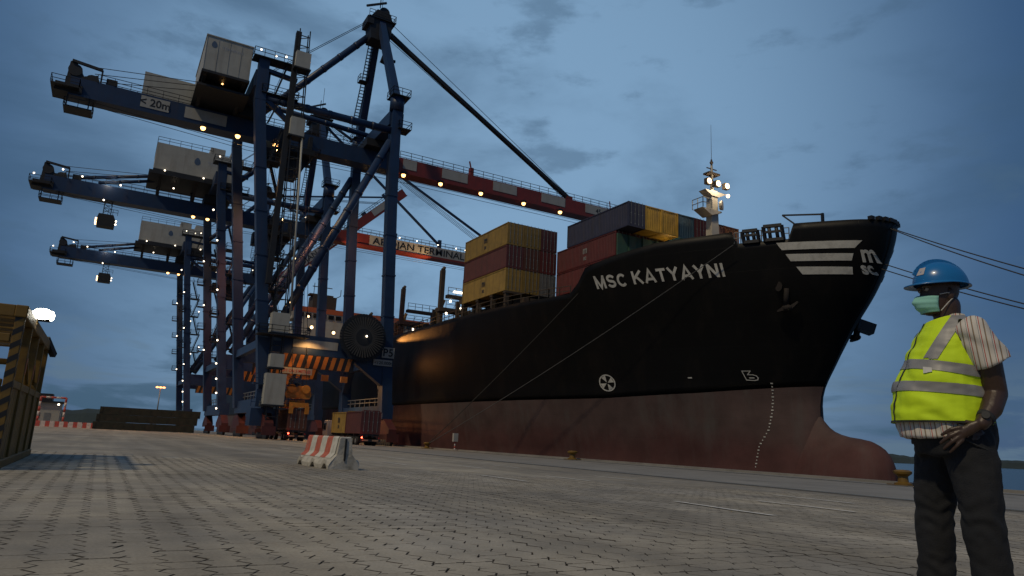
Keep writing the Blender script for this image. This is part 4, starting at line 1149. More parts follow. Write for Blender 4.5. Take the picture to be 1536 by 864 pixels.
    if not near1:
        for z in (4.6, 7.2, 9.6, 12.2): lamp_part(root, (lx(z) - 1.0, YN - 1.2, z), .15, G_WHITE, False)
        for x in (22, 30, 40): lamp_part(root, (x, -1.8, bt + .9),   .15, G_WHITE, False)
        if kind == 2:
            for u in (14, 18, 23, 27.5, 29.8): lamp_part(root, BP(u, -1.5, 3.0),   .15, G_WHITE, False)
        for x in (12, 20): lamp_part(root, (x, YN - .9, bz - 2.2 + .1 * x), .16, G_WHITE, False)
    platform(root, 11.0, 17.6, YN - 1.2, YN + 1.0, top + .2); stair(root, (14.4, YN - .2, bz + 3.2), (15.6, YN - .2, top)); stair(root, (14.0, YN - .2, bz - .8), (15.3, YN - .2, bz + 3.2)); platform(root, 12.6, 17.5, YN - 1.0, YN + 1.0, bz + 3.2)
    MB().beam((12.6, YN, top - 1.2), (17.2, YN, top - 1.6), .7, .5).build('bracket_beam', M_BLUE, root); MB().beam((12.6, YN, bz + 3.0), (17.0, YN, bz - .2), .6).build('bracket_beam', M_BLUE, root)
    for p in ((15.2, YN - 1, top + 1.1), (13.9, YN - 1, top + .8), (11.8, YN - 1.2, top + 1.0)): lamp_part(root, p, .13, G_WHITE, False)
    # trolley and its gear under the boom
    tx = 19.5 if near1 else 25
    m = MB().box((tx - 2.6, -2.6, bz - 1.5), (tx + 2.8, 2.6, bz - .5)); m.box((tx - 2.4, -2.2, bz - .5), (tx - 1.9, 2.2, bz + 1.8)); m.box((tx + 1.9, -2.2, bz - .5), (tx + 2.4, 2.2, bz + 1.8)); m.box((tx - 4.6, -2.0, bz - 3.8), (tx - 2.7, 0.2, bz - 1.4))
    m.prism([(tx - 1.6, bz - 1.5), (tx + 2.4, bz - 1.5), (tx + .9, bz - 4.8), (tx - .7, bz - 4.8)], -1.4, 1.4, 'y'); m.build('trolley', M_DARK, root)
    platform(root, tx - 3.4, tx + 3.4, -3.4, -2.5, bz - 1.5)
    # sodium floods below the boom
    if near1:
        for x in (6.6, 11.3, 16.6, 37.0, 43.6, 51.2, 59.8, 67.6): lamp_part(root, (x, -1.5, bz - .55), .36, G_SOD)
        for x in (11.3, 16.6): lamp_light('boom_flood', (x, YC - 1.5, bz - .9), 9000, SODIUM, .3, spot=130, target=(x + 3, YC, 0))
        for x in (37.0, 51.2, 67.6): lamp_light('boom_flood', (x, YC - 1.8, bz - .9), 900, SODIUM, .3, spot=150, target=(x, YC, 0))
    else:
        for x in (9.5, 12.0): lamp_part(root, (x, -1.6, bz - .5), .32, G_SOD)
        if kind == 2:
            lamp_light('boom_flood', (34.5, YC - 4.2, bz - 4), 5200, (1, .58, .22), .3, spot=75, target=(52, YC - 1.1, bz + 1))
            lamp_light('boom_flood', (58, YC - 4.2, bz - 4.5), 3800, (1, .58, .22), .3, spot=110, target=(50, YC - 1.1, bz + 1))
        lamp_light('boom_flood', (10, YC - 3, bz - 1), 2500, SODIUM, .3, spot=140, target=(14, YC, 0))
        lamp_light('boom_wall_lamp', (-5, YC - 2.4, bt + .6), 120, WHITE_L, .2)
    return root
c1 = crane(105.5, 1, 'nearest blue ship-to-shore crane with red and white boom reaching over the ship')
c2 = crane(142.0, 2, 'middle blue ship-to-shore crane whose lowered boom reads ABIDJAN TERMINAL')
c3 = crane(200.0, 3, 'farthest blue ship-to-shore crane with its boom raised')
# fittings only the nearest crane shows
sp = MB().box((20.6, YN - .68, 12.3), (26.6, YN - .63, 13.4)).build('sign_panel', M_WPANEL, c1)
ra = MB(); rc = Vector((29.7, YN - 1.7, 14.4))
ra.tube(rc + Vector((0, -.45, 0)), rc + Vector((0, .45, 0)), 1.15, n=24); NS = 44
M_SPOKE = mat('reel_spoke_steel', (.055, .055, .055), .6, .2)
reel = ra.build('cable_reel', M_DARK, c1)
for k in range(NS):
    a = 2 * math.pi * k / NS; d = Vector((math.cos(a), 0, math.sin(a)))
    MB().beam(rc + d * 1.05 + Vector((0, -.36, 0)), rc + d * 2.8 + Vector((0, -.42, 0)), .15, .10, up=(0, 1, 0)).build('spoke', M_SPOKE, reel)
rm_ = MB()
for k in range(48):
    a, b_ = 2 * math.pi * k / 48, 2 * math.pi * (k + 1) / 48
    rm_.beam(rc + Vector((math.cos(a), 0, math.sin(a))) * 2.82, rc + Vector((math.cos(b_), 0, math.sin(b_))) * 2.82, .95, .10, up=(0, 1, 0))
rm_.build('rim', M_DARK, reel); rm2 = MB().tube(rc + Vector((0, -.1, 0)), rc + Vector((0, .3, 0)), 2.7, n=40).build('drum_disc', M_DARK, reel)
MB().ball(rc + Vector((.3, -.6, .15)), .14).build('reel_lamp', G_WHITE, reel)
p5 = MB().box((wx(13) - .95, YN - 1.02, 12.0), (wx(13) + .85, YN - .98, 13.5)).build('number_sign', M_WPANEL, c1, label='white sign reading P5')
for ch_, du in (('P', -.42), ('5', .38)): lettering('lettering', ch_, 1.5, lambda u, v: Vector((wx(13) - .05 + du + u, YN - 1.04, 12.25 + v)), M_BLACK, p5, .03)
p6 = MB().box((wx(13) - 2.1, YN - 1.02, 10.85), (wx(13) + .65, YN - .98, 11.7)).build('number_sign', M_WPANEL, c1, label='white load sign under P5')
lettering('lettering', '<120.000t', .62, lambda u, v: Vector((wx(13) - .7 + u, YN - 1.04, 11.05 + v)), M_BLACK, p6, .01)
p7 = MB().box((19.2, YN - 1.02, 8.7), (23.4, YN - .98, 9.5)).build('number_sign', M_WPANEL, c1, label='long white sign below the hazard stripes')
lettering('lettering', 'LIFT ON 5 METRES', .55, lambda u, v: Vector((21.3 + u, YN - 1.04, 8.9 + v)), mat('red_lettering', (.35, .05, .03), .6), p7, .01, fit=3.8)
for k in range(4): MB().box((19.6 + k * 2.6, YN - .9, 8.1), (20.5 + k * 2.6, YN - .5, 8.9 if k > 1 else 8.7)).build('stop_block', M_ORANGE, c1)
# elevator tower with its pale landings
ex, ey = 17.6, YN - 2.2
ev = MB()
for dx in (-.7, .7):
    for dy in (-.6, .6): ev.beam((ex + 1.0 + dx, ey + dy, 1.2), (ex - .6 + dx, ey + dy, 56.5), .14)
for k in range(37):
    z = 1.5 + k * 1.5; o_ = 1.0 - 1.6 * (z - 1.2) / 55.3
    ev.beam((ex + o_ - .7, ey - .6, z), (ex + o_ + .7, ey - .6, z), .10); ev.beam((ex + o_ - .7, ey - .6, z), (ex + o_ - .7, ey + .6, z), .10); ev.beam((ex + o_ - .7, ey + .6, z), (ex + o_ + .7, ey - .6, z), .08)
ev.box((ex - 1.6, ey, 20), (ex - .9, ey + .8, 56.4))
tower = ev.build('elevator_tower', M_DARK, c1)
def eo(z): return ex + 1.0 - 1.6 * (z - 1.2) / 55.3
for z0, z1, w in ((50.6, 53.0, 1.0), (40.6, 43.2, .95), (13.6, 16.2, 1.1), (9.2, 10.9, .85), (4.5, 8.4, 1.25)):
    bx_ = MB().box((eo(z0) - w, ey - .9, z0), (eo(z0) + w, ey + .7, z1)).build('elevator_landing', M_CREAM, tower)
    MB().box((eo(z0) - w - .15, ey - 1.0, z0 - .2), (eo(z0) + w + .15, ey + .8, z0)).build('landing_floor', M_DARK, bx_)
MB().tube((eo(16) + 1.2, ey - .75, 16), (eo(41) + .75, ey - .75, 41), .14).build('guide_pipe', M_CREAM, tower)
platform(c1, 15.6, 22, YN - 3.4, YN - .8, 13.4)
for p in ((22.6, YN - 1.5, 15.0), (25.6, YN - 1.5, 14.6)): lamp_part(c1, p, .22, G_WARM, False)
lamp_light('portal_lamp', (22.6, 105.5 + YN - 2.4, 13.2), 500, SODIUM, .25, spot=140, target=(23, 97, 3)); lamp_light('portal_lamp', (27, 105.5 + 1, 10.3), 4500, SODIUM, .25, spot=150, target=(27, 104, 0)); lamp_light('portal_lamp', (33.2, 105.5 + 1, 12.6), 500, SODIUM, .25, spot=120, target=(40, 106, 6))
lamp_light('leg_lamp', (24, 103.5, 41.5), 13000, (1, .36, .20), .3, spot=95, target=(23, 115, 22))
for p in ((19.4, YN - 1.3, 24), (19.6, YN - 1.3, 18), (17.2, YN - 1.4, 29)): lamp_part(c1, p, .16, G_WARM, False)
for lo_, hi_ in (((16.2, YN - 1.2, 1.8), (19.6, YN + 1.6, 4.0)), ((16.6, YN - 1.6, 4.2), (17.9, YN - .6, 6.4)), ((19.0, YN - 1.7, 5.0), (20.2, YN - .9, 6.6))): MB().box(lo_, hi_).build('drive_cabinet', M_BLUE, c1)
for k in range(6): MB().box((17.0 + .5 * k, YN - 1.8, 4.2 + (k % 3) * 1.1), (17.5 + .5 * k, YN - 1.65, 4.9 + (k % 3) * 1.1)).build('control_box', M_GREYM, c1)
m = MB(); m.rail((16.0, YN - 2, 4.2), (21.5, YN - 2, 4.2), 1.1, .9); m.rail((16, YN - 2, 7.2), (21.5, YN - 2, 7.2), 1.1, .9); m.box((16, YN - 2, 7.0), (21.5, YN - 1, 7.15)); m.build('service_platform', M_BLUE, c1)
# yellow spreader lowered on its ropes
spr = thing('container_spreader', 'yellow spreader hanging on ropes over the truck below the nearest crane', 'spreader', (21.75, 96.1, 4.45))
m = MB().box((-1.1, -2.9, 0), (-.8, 2.9, .45)).box((.8, -2.9, 0), (1.1, 2.9, .45)).box((-1.2, -3.1, -.1), (1.2, -2.7, .5)).box((-1.2, 2.7, -.1), (1.2, 3.1, .5)).box((-1.0, -1.6, .1), (1.0, 1.6, .9))
M_SPR = mat('spreader_yellow_paint', (.45, .17, .015), .5, 0, .2, 2, .1, 20, (.08, .05, .015), .5, 1.6)
m.build('frame', M_SPR, spr)
hb2 = MB().prism([(-1.5, 0), (1.5, 0), (1.7, .4), (1.5, 1.3), (.9, 1.6), (-.9, 1.6), (-1.5, 1.3), (-1.7, .4)], -.9, .9, 'y'); hb2.v = [v + Vector((0, -1.0, 1.1)) for v in hb2.v]; hb2.build('headblock', M_SPR, spr)
for dx in (-.9, .9):
    MB().tube((dx, -2.1, 2.3), (dx, -1.8, 2.3), .55, n=16).build('sheave', M_SPR, spr)
for dx in (-1, 1): MB().box((dx - .25, -3.3, -.9), (dx + .25, -3.05, .1)).build('flipper', M_SPR, spr)
m = MB()
for dx in (-.9, .9):
    for dy in (-2, 0): m.tube((dx, dy, 2.6), (dx * 1.3 - 1.5, dy * 1.0 + 8, 37.5), .04, n=5)
m.build('hoist_rope', M_DARK, spr)
lamp_light('spreader_fill', (20.2, 92.5, 12.5), 450, SODIUM, .2, spot=60, target=(21.7, 95.5, 5.5))  # added fill light that brightens the spreader, not a fitting of the crane

# ------------------------------------------------------------------ lorries under the crane
M_CAB = mat('lorry_cab_white', (.45, .45, .46), .4, 0, .1, 2)
def lorry(x, y, label, cab=True, ln=12.6):
    gz = ground_z(x + 1)
    t = thing('container_lorry', label, 'truck', (x, y, gz), 0, 'lorries waiting under the nearest crane')
    ch = MB().box((.75, .1, .95), (1.0, ln + 1.5, 1.3)).box((1.5, .1, .95), (1.75, ln + 1.5, 1.3))
    for k in range(6): ch.box((.1, .2 + k * (ln - .6) / 5, 1.12), (2.4, .4 + k * (ln - .6) / 5, 1.32))
    ch.build('chassis', M_DARK, t)
    bp = MB().box((.05, -.12, .45), (2.45, 0, .75)).box((.3, -.05, .75), (.4, .1, 1.1)).box((2.1, -.05, .75), (2.2, .1, 1.1)); bo = bp.build('rear_bumper', M_DARK, t)
    for xx in (.25, 1.5): MB().box((xx, -.135, .52), (xx + .75, -.12, .68)).build('reflector_plate', mat('reflector_red_white', (.35, .2, .12), .5), bo)
    for xx in (.12,): MB().ball((xx + .1, -.1, .9), .10).build('tail_light', G_RED, t)
    MB().box((2.2, -.1, .8), (2.4, .02, .95)).build('tail_light', mat('tail_lens_red', (.25, .01, .01), .3), t)
    for y0 in ([1.6, 2.9, 4.2] if ln > 8 else [1.3, 2.6]) + [ln + .4, ln + 3.3]:
        for x0, x1 in ((.02, .42), (2.08, 2.48)):
            w = MB().tube((x0, y0, .5), (x1, y0, .5), .5, n=20).build('wheel', M_RUBBER, t)
            MB().tube((x0 - .01 if x0 < 1 else x1 - .03, y0, .5), (x0 + .03 if x0 < 1 else x1 + .01, y0, .5), .26, n=14).build('rim', M_GREYM, w)
    cy = ln + 1.6
    cb = MB().prism([(cy, .75), (cy + 2.25, .75), (cy + 2.3, 1.5), (cy + 2.05, 2.75), (cy + 1.8, 2.95), (cy, 2.95)], .05, 2.45, 'x'); co_ = cb.build('cab', M_CAB, t); bevel(co_, .06)
    for x0, x1 in ((.02, .05), (2.45, 2.48)): MB().prism([(cy + .7, 1.65), (cy + 1.95, 1.65), (cy + 1.75, 2.6), (cy + .7, 2.6)], x0, x1, 'x').build('side_window', M_GLASS, co_)
    MB().box((.3, cy + 2.12, 1.6), (2.2, cy + 2.2, 2.6)).build('windscreen', M_GLASS, co_)
    MB().box((-.2, cy + 1.9, 1.8), (0, cy + 2.05, 2.5)).build('mirror', M_DARK, co_)
    return t
lorry(26.5, 82.0, 'container lorry with a lit red tail light before the waterside crane leg')
container(C20, (26.53, 82.15, ground_z(27) + 1.33), 'maroon', 'maroon short container at the rear of the right-hand lorry', 'containers on the lorries')
container(C20, (26.53, 88.3, ground_z(27) + 1.33), 'yellow', 'yellow short container behind the cab of the right-hand lorry', 'containers on the lorries', logo=True)
lorry(20.5, 93.0, 'container lorry standing below the yellow spreader beside the elevator tower', ln=6.6)
container(C20, (20.53, 93.15, ground_z(21) + 1.33), 'brown', 'rust brown short container under the yellow spreader', 'containers on the lorries')
lamp_light('tail_glow', (26.6, 81.6, .9), 3, (1, .05, .03), .1); lamp_light('tail_glow', (20.6, 92.6, 1.0), 3, (1, .05, .03), .1)

# ------------------------------------------------------------------ striped concrete barrier in the yard
M_CONC = mat('barrier_concrete', (.42, .40, .35), .85, 0, .22, 4, .5, 30, (.12, .11, .085), .75, 3.0)
M_BRED = mat('barrier_red_paint', (.42, .10, .06), .75, 0, .25, 6, .4, 30, (.35, .28, .22), .55, 5)
M_BWHT = mat('barrier_white_paint', (.52, .51, .46), .75, 0, .18, 6, .4, 30, (.28, .26, .22), .55, 5)
bar = thing('concrete_barrier', 'worn concrete barrier with red and white stripes standing alone on the paving', 'barrier', (5.12, 18.3, ground_z(5.1)), R(3))
PROF = [(-.40, 0), (-.41, .10), (-.36, .19), (-.20, .36), (-.155, .74), (-.13, .765), (.13, .765), (.155, .74), (.20, .36), (.36, .19), (.41, .10), (.40, 0)]
def bar_body():
    bm = bmesh.new(); n = 40; LN = 2.5
    rows = []
    for k in range(n + 1):
        y = -LN / 2 + LN * k / n; e = max(0, abs(y) - 1.17) / .08
        row = []
        for j, (x, z) in enumerate(PROF):
            lift = 0
            if z < .15:                                  # drainage scallops below
                for c in (-.1, .95, -1.0): lift = max(lift, .13 * max(0, 1 - ((y - c) / .20) ** 2))
            nx = .012 * noise.noise(Vector((x * 6, y * 6, z * 6)))
            chip = .05 * max(0, noise.noise(Vector((x * 3 + 4, y * 4, z * 4))) - .15) if (abs(y) > 1.0 and z < .45) else 0
            k_ = 1 - .06 * e * e - chip
            row.append(bm.verts.new(((x + nx) * k_, y * (1 - chip), max(0, z + lift - .02 * e))))
        rows.append(row)
    m_ = len(PROF)
    for a, b_ in zip(rows[:-1], rows[1:]):
        for j in range(m_): bm.faces.new((a[j], a[(j + 1) % m_], b_[(j + 1) % m_], b_[j]))
    bm.faces.new(rows[0][::-1]); bm.faces.new(rows[-1])
    bmesh.ops.recalc_face_normals(bm, faces=bm.faces)
    me_ = bpy.data.meshes.new('body'); bm.to_mesh(me_); bm.free(); me_.materials.append(M_CONC)
    return me_
link('body', bar_body(), bar)
def prof_at(t, off):
    """outer face of the profile, t from foot .25 to top"""
    pts = [(-.30, .255), (-.20, .36), (-.155, .74), (-.13, .768)]
    if t < .3: a, b_, s_ = pts[0], pts[1], t / .3
    elif t < .93: a, b_, s_ = pts[1], pts[2], (t - .3) / .63
    else: a, b_, s_ = pts[2], pts[3], (t - .93) / .07
    return a[0] + (b_[0] - a[0]) * s_ - off, a[1] + (b_[1] - a[1]) * s_ + (.004 if t > .95 else 0)
for k in range(6):
    y0, y1 = 1.20 - k * .40, 1.20 - (k + 1) * .40
    for side in (1, -1):
        m = MB(); rows = 12
        for j in range(rows + 1):
            t = j / rows
            jit = .06 * noise.noise(Vector((k * 3.1, j * .8, side))) if j == 0 else 0
            x, z = prof_at(max(0, t + jit), .014)
            skew = .07 * (1 - t)
            m.v += [Vector((x * side, y0 + skew, z)), Vector((x * side, y1 + skew + .004, z))]
        for j in range(rows): m.f.append((2 * j, 2 * j + 1, 2 * j + 3, 2 * j + 2)); m.sm.append(False)
        m.build('painted_stripe', M_BRED if k % 2 == 0 else M_BWHT, bar)
MB().box((-.02, -1.27, .2), (.02, -1.235, .72)).build('end_groove', M_BLACK, bar)

# ------------------------------------------------------------------ yellow steel cage at the left edge with its floodlight
GZ = .4
cage = thing('steel_cage', 'tall yellow steel frame with hazard-striped post and ribbed lower panels at the left edge', 'steel frame', (-1.4, 17.2, GZ))
CX0, CY0, CY1, CH = -2.6, -3.0, 3.1, 2.46
for x in (0, CX0):
    for y in (CY0, -1.5, 0.2, 1.7, CY1):
        po = bevel(MB().box((x - .07, y - .07, .12), (x + .07, y + .07, CH)).build('post', M_YEL, cage), .012)
        if y == CY0:
            for k in range(10):
                z = .3 + k * .23
                s_ = MB()
                s_.add([(x + .072, y - .07, z), (x + .072, y + .07, z + .1), (x + .072, y + .07, z + .2), (x + .072, y - .07, z + .1)], [(0, 1, 2, 3)])
                s_.add([(x - .07, y - .072, z), (x + .07, y - .072, z + .1), (x + .07, y - .072, z + .2), (x - .07, y - .072, z + .1)], [(0, 1, 2, 3)])
                s_.build('hazard_stripe', M_BLACK, po)
for x in (0, CX0):
    bevel(MB().box((x - .09, CY0 - .1, CH), (x + .09, CY1 + .1, CH + .2)).build('top_beam', M_YEL, cage), .015)
    bevel(MB().box((x - .09, CY0 - .1, 0), (x + .09, CY1 + .1, .14)).build('base_beam', M_YEL, cage), .015)
    bevel(MB().box((x - .06, CY0, 1.32), (x + .06, CY1, 1.44)).build('mid_rail', M_YEL, cage), .01)
    k = 0; y = CY0 + .1
    while y < CY1 - .1:
        MB().box((x - .03, y, .14), (x + .03, y + .26, 1.32)).build('panel_plank', M_YEL, cage); y += .285
for y in (CY0, CY1):
    for z0, z1 in ((CH, CH + .2), (CH - .42, CH - .28), (0, .14), (1.32, 1.44)):
        bevel(MB().box((CX0 + .09, y - .08, z0 + .003), (-.09, y + .08, z1 - .003)).build('cross_beam', M_YEL, cage), .012)
    x = CX0 + .12
    while x < -.2:
        MB().box((x, y - .03, .14), (x + .26, y + .03, 1.32)).build('panel_plank', M_YEL, cage); x += .285
for k in range(7):
    y = CY0 + .5 + k * .8
    MB().box((CX0 + .09, y, CH + .02), (-.09, y + .55, CH + .12)).build('roof_slat', M_YEL, cage)
for y0 in (-1.5, .2): MB().beam((0, y0, CH - .1), (0, y0 + 1.6, 1.5), .05).build('cross_brace', M_YEL, cage)
MB().beam((-.4, CY0 + .15, CH - .3), (-.55, CY0 + .15, 1.5), .06).build('inner_bar', M_DARK, cage)
MB().beam((0, CY1 - .3, CH + .25), (.18, CY1 + .15, CH - .1), .12).build('gusset', M_DARK, cage)
for y in (-1.5, .2, 1.7):
    MB().box((.072, y - .03, 1.6), (.08, y + .03, 1.9)).build('reflector', mat('orange_reflector', (.55, .14, .05), .3), cage)
fl = thing('floodlight', 'glaring white floodlight fixed to the top corner of the yellow steel frame', 'lamp', (-1.22, 16.2, 3.18), R(0))
bevel(MB().box((-.16, -.22, -.10), (.10, .22, .10)).build('housing', M_DARK, fl), .02)
MB().ball((.09, 0, 0), .19, 16, 10, (.35, 1, .5)).build('lens', G_BIG, fl)
MB().ball((-.03, -.22, 0), .17, 16, 10, (1, .35, .62)).build('lens', G_BIG, fl)  # oversized lens: its glowing oval stands in for the lamp's glare
MB().beam((-.16, 0, -.04), (-.2, 0, -.2), .05).build('bracket', M_DARK, fl)
lamp_light('floodlight_beam', (-1.0, 16.1, 3.2), 40, (1, .95, .8), .15, spot=140, target=(4, 16, .4))

# ------------------------------------------------------------------ far yard on the left
M_RACK = mat('dark_green_rack_paint', (.010, .015, .010), .8, 0, .3, 1.5, dirt=(.04, .03, .02), dirt_amt=.5)
for k, nm in enumerate(('bottom', 'middle', 'top')):
    t = thing('flat_rack', 'dark steel flat rack, %s of the stack of three on the far paving' % nm, 'flat rack', (-.9 + .3 * k, 117, .4 + k * 1.06), 0, 'stacked flat racks')
    MB().box((0, 0, .02), (13.2, 2.4, 1.05)).build('deck', M_RACK, t)
    for x in (.2, 3.5, 7, 10.5, 12.6): MB().box((x, .1, 0), (x + .35, 2.3, .02)).build('bearer', M_RACK, t)
    for x in (0, 12.85): MB().box((x, -.05, .30), (x + .35, 2.45, 1.05)).build('end_frame', M_RACK, t)
    for j in range(9): MB().box((1.0 + j * 1.35, -.04, .36), (1.12 + j * 1.35, 0, .78)).build('stake_pocket', M_RACK, t)
M_PR, M_PW = mat('plastic_barrier_red', (.35, .06, .045), .6, 0, .2, 3), mat('plastic_barrier_white', (.45, .42, .40), .6, 0, .2, 3)
ord_ = ['first', 'second', 'third', 'fourth', 'fifth', 'sixth']
for k in range(6):
    x = -11 + k * 1.75
    t = thing('traffic_barrier', 'low red and white traffic barrier before the white hut, %s from the left' % ord_[k], 'barrier', (x, 125 - .1 * k, .4), R(2), 'traffic barriers in the far yard')
    for j in range(3):
        MB().prism([(-.25, 0), (.25, 0), (.2, .25), (.1, .8), (-.1, .8), (-.2, .25)], j * .55, j * .55 + .54, 'x').build('segment', M_PR if (j + k) % 2 else M_PW, t)
hut = thing('site_hut', 'pale flat-roofed hut behind the yellow steel frame', 'building', (-12, 139, .4))
MB().box((0, 0, 0), (6.0, 6, 3.7)).build('wall', M_CREAM, hut); MB().box((-.3, -.4, 3.7), (6.3, 6.3, 4.0)).build('roof', M_DARK, hut); MB().box((.6, 1, 4.0), (4.6, 5, 5.2)).build('roof_plant', M_DARK, hut)
MB().box((3.9, -.04, 0), (4.8, 0, 2.1)).build('door', M_GREYM, hut)
for x in (1.0, 2.4): MB().box((x, -.05, 1.2), (x + .9, 0, 2.1)).build('window', M_GLASS, hut)
pg = thing('pipe_portal', 'red and white banded pipe portal beside the pale hut', 'height gauge', (-8.6, 134, .4))
for x in (0, 3.4):
    for j in range(6): MB().tube((x, 0, j * .75), (x, 0, j * .75 + .75), .16, n=8).build('post_band', M_PR if j % 2 else M_PW, pg)
for j in range(5): MB().tube((j * .68, 0, 4.45), (j * .68 + .68, 0, 4.45), .15, n=8).build('beam_band', M_PW if j % 2 else M_PR, pg)
MB().ball((2.5, -.2, 3.4), .16).build('lamp', G_WHITE, pg)
lm = thing('lamp_mast', 'distant lamp mast with a glowing orange head behind the flat racks', 'street lamp', (14.3, 240, .3))
MB().tube((0, 0, 0), (0, 0, 12.4), .22, .14, 8).build('pole', M_GREYM, lm); MB().box((-1.3, -.3, 12.3), (1.3, .3, 12.7)).build('cross_arm', M_GREYM, lm)
for x in (-.9, 0, .9): MB().ball((x, -.25, 12.35), .38, sc=(1.2, 1, .7)).build('lamp', glow('far_sodium_glow', (1.0, .36, .13), 4), lm)
# bollards, ropes, small quay furniture
def bollard(x, y, label):
    t = thing('mooring_bollard', label, 'bollard', (x, y, .02), 0, 'bollards along the quay edge')
    m = MB(); prof = [(.42, 0), (.42, .08), (.26, .14), (.24, .42), (.42, .55), (.45, .66), (.30, .74)]
    for (r0, z0), (r1, z1) in zip(prof[:-1], prof[1:]): m.tube((0, 0, z0), (0, 0, z1), r0, r1, 18, cap=False)
    m.tube((0, 0, .735), (0, 0, .75), .30, .02, 18); m.build('post', M_YEL, t)
    MB().box((-.55, -.55, -.02), (.55, .55, .03)).build('base_plate', M_YEL, t)
    return t
bollard(35.9, 22.4, 'yellow mooring bollard by the bulbous bow at the water edge'); bollard(35.9, 52.0, 'small yellow bollard at the foot of the red hull amidships of the name'); bollard(35.9, 84, 'bollard holding the two spring ropes near the lorry')
M_ROPE = mat('mooring_rope', (.035, .033, .03), .9); M_ROPEL = mat('pale_mooring_rope', (.075, .075, .075), .9)
def rope(a, b_, sag, label, r=.045, m_=M_ROPE, n=28):
    a, b_ = Vector(a), Vector(b_); pts = [a.lerp(b_, k / n) - Vector((0, 0, sag * 4 * (k / n) * (1 - k / n))) for k in range(n + 1)]
    o = MB().path(pts, r, 6).build('mooring_rope', m_); return tag(o, label, 'rope', 'mooring ropes')
HB1 = (35.9, -5, .55)
rope((60.2, 37.0, 21.95), HB1, .8, 'upper of the two head ropes running from the bow rollers'); rope((59.8, 37.0, 21.9), (36.1, -5.1, .5), 1.3, 'second head rope close under the upper one')
rope((60.4, 38.2, 18.9), (35.8, -5.2, .5), .9, 'head rope led low through the stem, upper one'); rope((60.0, 38.3, 18.4), (36.0, -5.3, .5), .9, 'lowest head rope led through the stem')
rope((50.2, 46.6, 20.7), (35.9, 84, .5), .5, 'pale spring rope crossing the black hull below the name', .04, M_ROPEL); rope((43.4, 62.6, 17.5), (35.9, 84, .5), .3, 'short spring rope leaving the deck edge abaft the name', .045)
ws = thing('marker_post', 'small white box on a red and white post at the quay edge', 'post', (36.2, 76.5, .02))
MB().box((-.28, -.2, 1.0), (.28, .2, 1.95)).build('box', M_WPANEL, ws)
for j in range(4): MB().tube((0, 0, j * .25), (0, 0, j * .25 + .25), .09).build('post_band', M_PR if j % 2 else M_PW, ws)

# ------------------------------------------------------------------ the dock worker in the foreground
M_SKIN = mat('dark_skin', (.050, .028, .019), .42, 0, .15, 9, .08, 60)
M_VEST = mat('fluorescent_vest', (.60, .84, .012), .75, 0, .07, 5, .15, 14)
M_TAPE = mat('reflective_tape', (.27, .27, .27), .5, .1, .06, 10)
M_TRIM = mat('dark_binding', (.02, .022, .025), .8)
M_JEAN = mat('black_denim', (.009, .0105, .014), .9, 0, .45, 5, .3, 160, (.022, .022, .023), .6, 3.5)
M_HELM = mat('blue_helmet_plastic', (.012, .145, .40), .28, 0, .06, 3, coat=.3)
M_MASK = mat('green_face_mask', (.25, .56, .50), .85, 0, .06, 12)
M_LOOP = mat('mask_loop_white', (.45, .45, .43), .8)
def shirt_mat():
    m = mat('striped_shirt_cotton', (.58, .55, .50), .85, 0, .06, 8)
    t = m.node_tree; b = t.nodes['Principled BSDF']
    src = b.inputs['Base Color'].links[0].from_socket
    co = t.nodes.new('ShaderNodeTexCoord'); sp = t.nodes.new('ShaderNodeSeparateXYZ'); t.links.new(co.outputs['Object'], sp.inputs[0])
    u = t.nodes.new('ShaderNodeMath'); u.operation = 'MULTIPLY_ADD'; t.links.new(sp.outputs['Y'], u.inputs[0]); u.inputs[1].default_value = -.10; t.links.new(sp.outputs['X'], u.inputs[2])
    u2 = t.nodes.new('ShaderNodeMath'); u2.operation = 'MULTIPLY_ADD'; t.links.new(sp.outputs['Z'], u2.inputs[0]); u2.inputs[1].default_value = .10; t.links.new(u.outputs[0], u2.inputs[2])
    for per, ph, wd, c in ((.052, 0, .07, (.40, .05, .04)), (.026, .30, .09, (.14, .17, .20)), (.052, .62, .10, (.26, .19, .12))):
        a = t.nodes.new('ShaderNodeMath'); a.operation = 'MULTIPLY_ADD'; t.links.new(u2.outputs[0], a.inputs[0]); a.inputs[1].default_value = 1 / per; a.inputs[2].default_value = ph + 50
        f = t.nodes.new('ShaderNodeMath'); f.operation = 'FRACT'; t.links.new(a.outputs[0], f.inputs[0])
        l = t.nodes.new('ShaderNodeMath'); l.operation = 'LESS_THAN'; t.links.new(f.outputs[0], l.inputs[0]); l.inputs[1].default_value = wd
        mx = t.nodes.new('ShaderNodeMix'); mx.data_type = 'RGBA'; t.links.new(l.outputs[0], mx.inputs['Factor']); t.links.new(src, mx.inputs[6]); mx.inputs[7].default_value = (*c, 1)
        src = mx.outputs[2]
    t.links.new(src, b.inputs['Base Color'])
    return m
M_SHIRT = shirt_mat()
MAN = Vector((4.095, 2.297, .4))
MZ = 1.05
man = thing('person', 'person in yellow high-visibility vest, blue hard hat and green mask, hand on hip, looking left', 'person', MAN, R(-60))
man.scale = (1, 1, MZ)
F2, L2 = Vector((-.90, -.436, 0)), Vector((.436, -.90, 0))      # his front, his left (local frame: x right of view, y away)
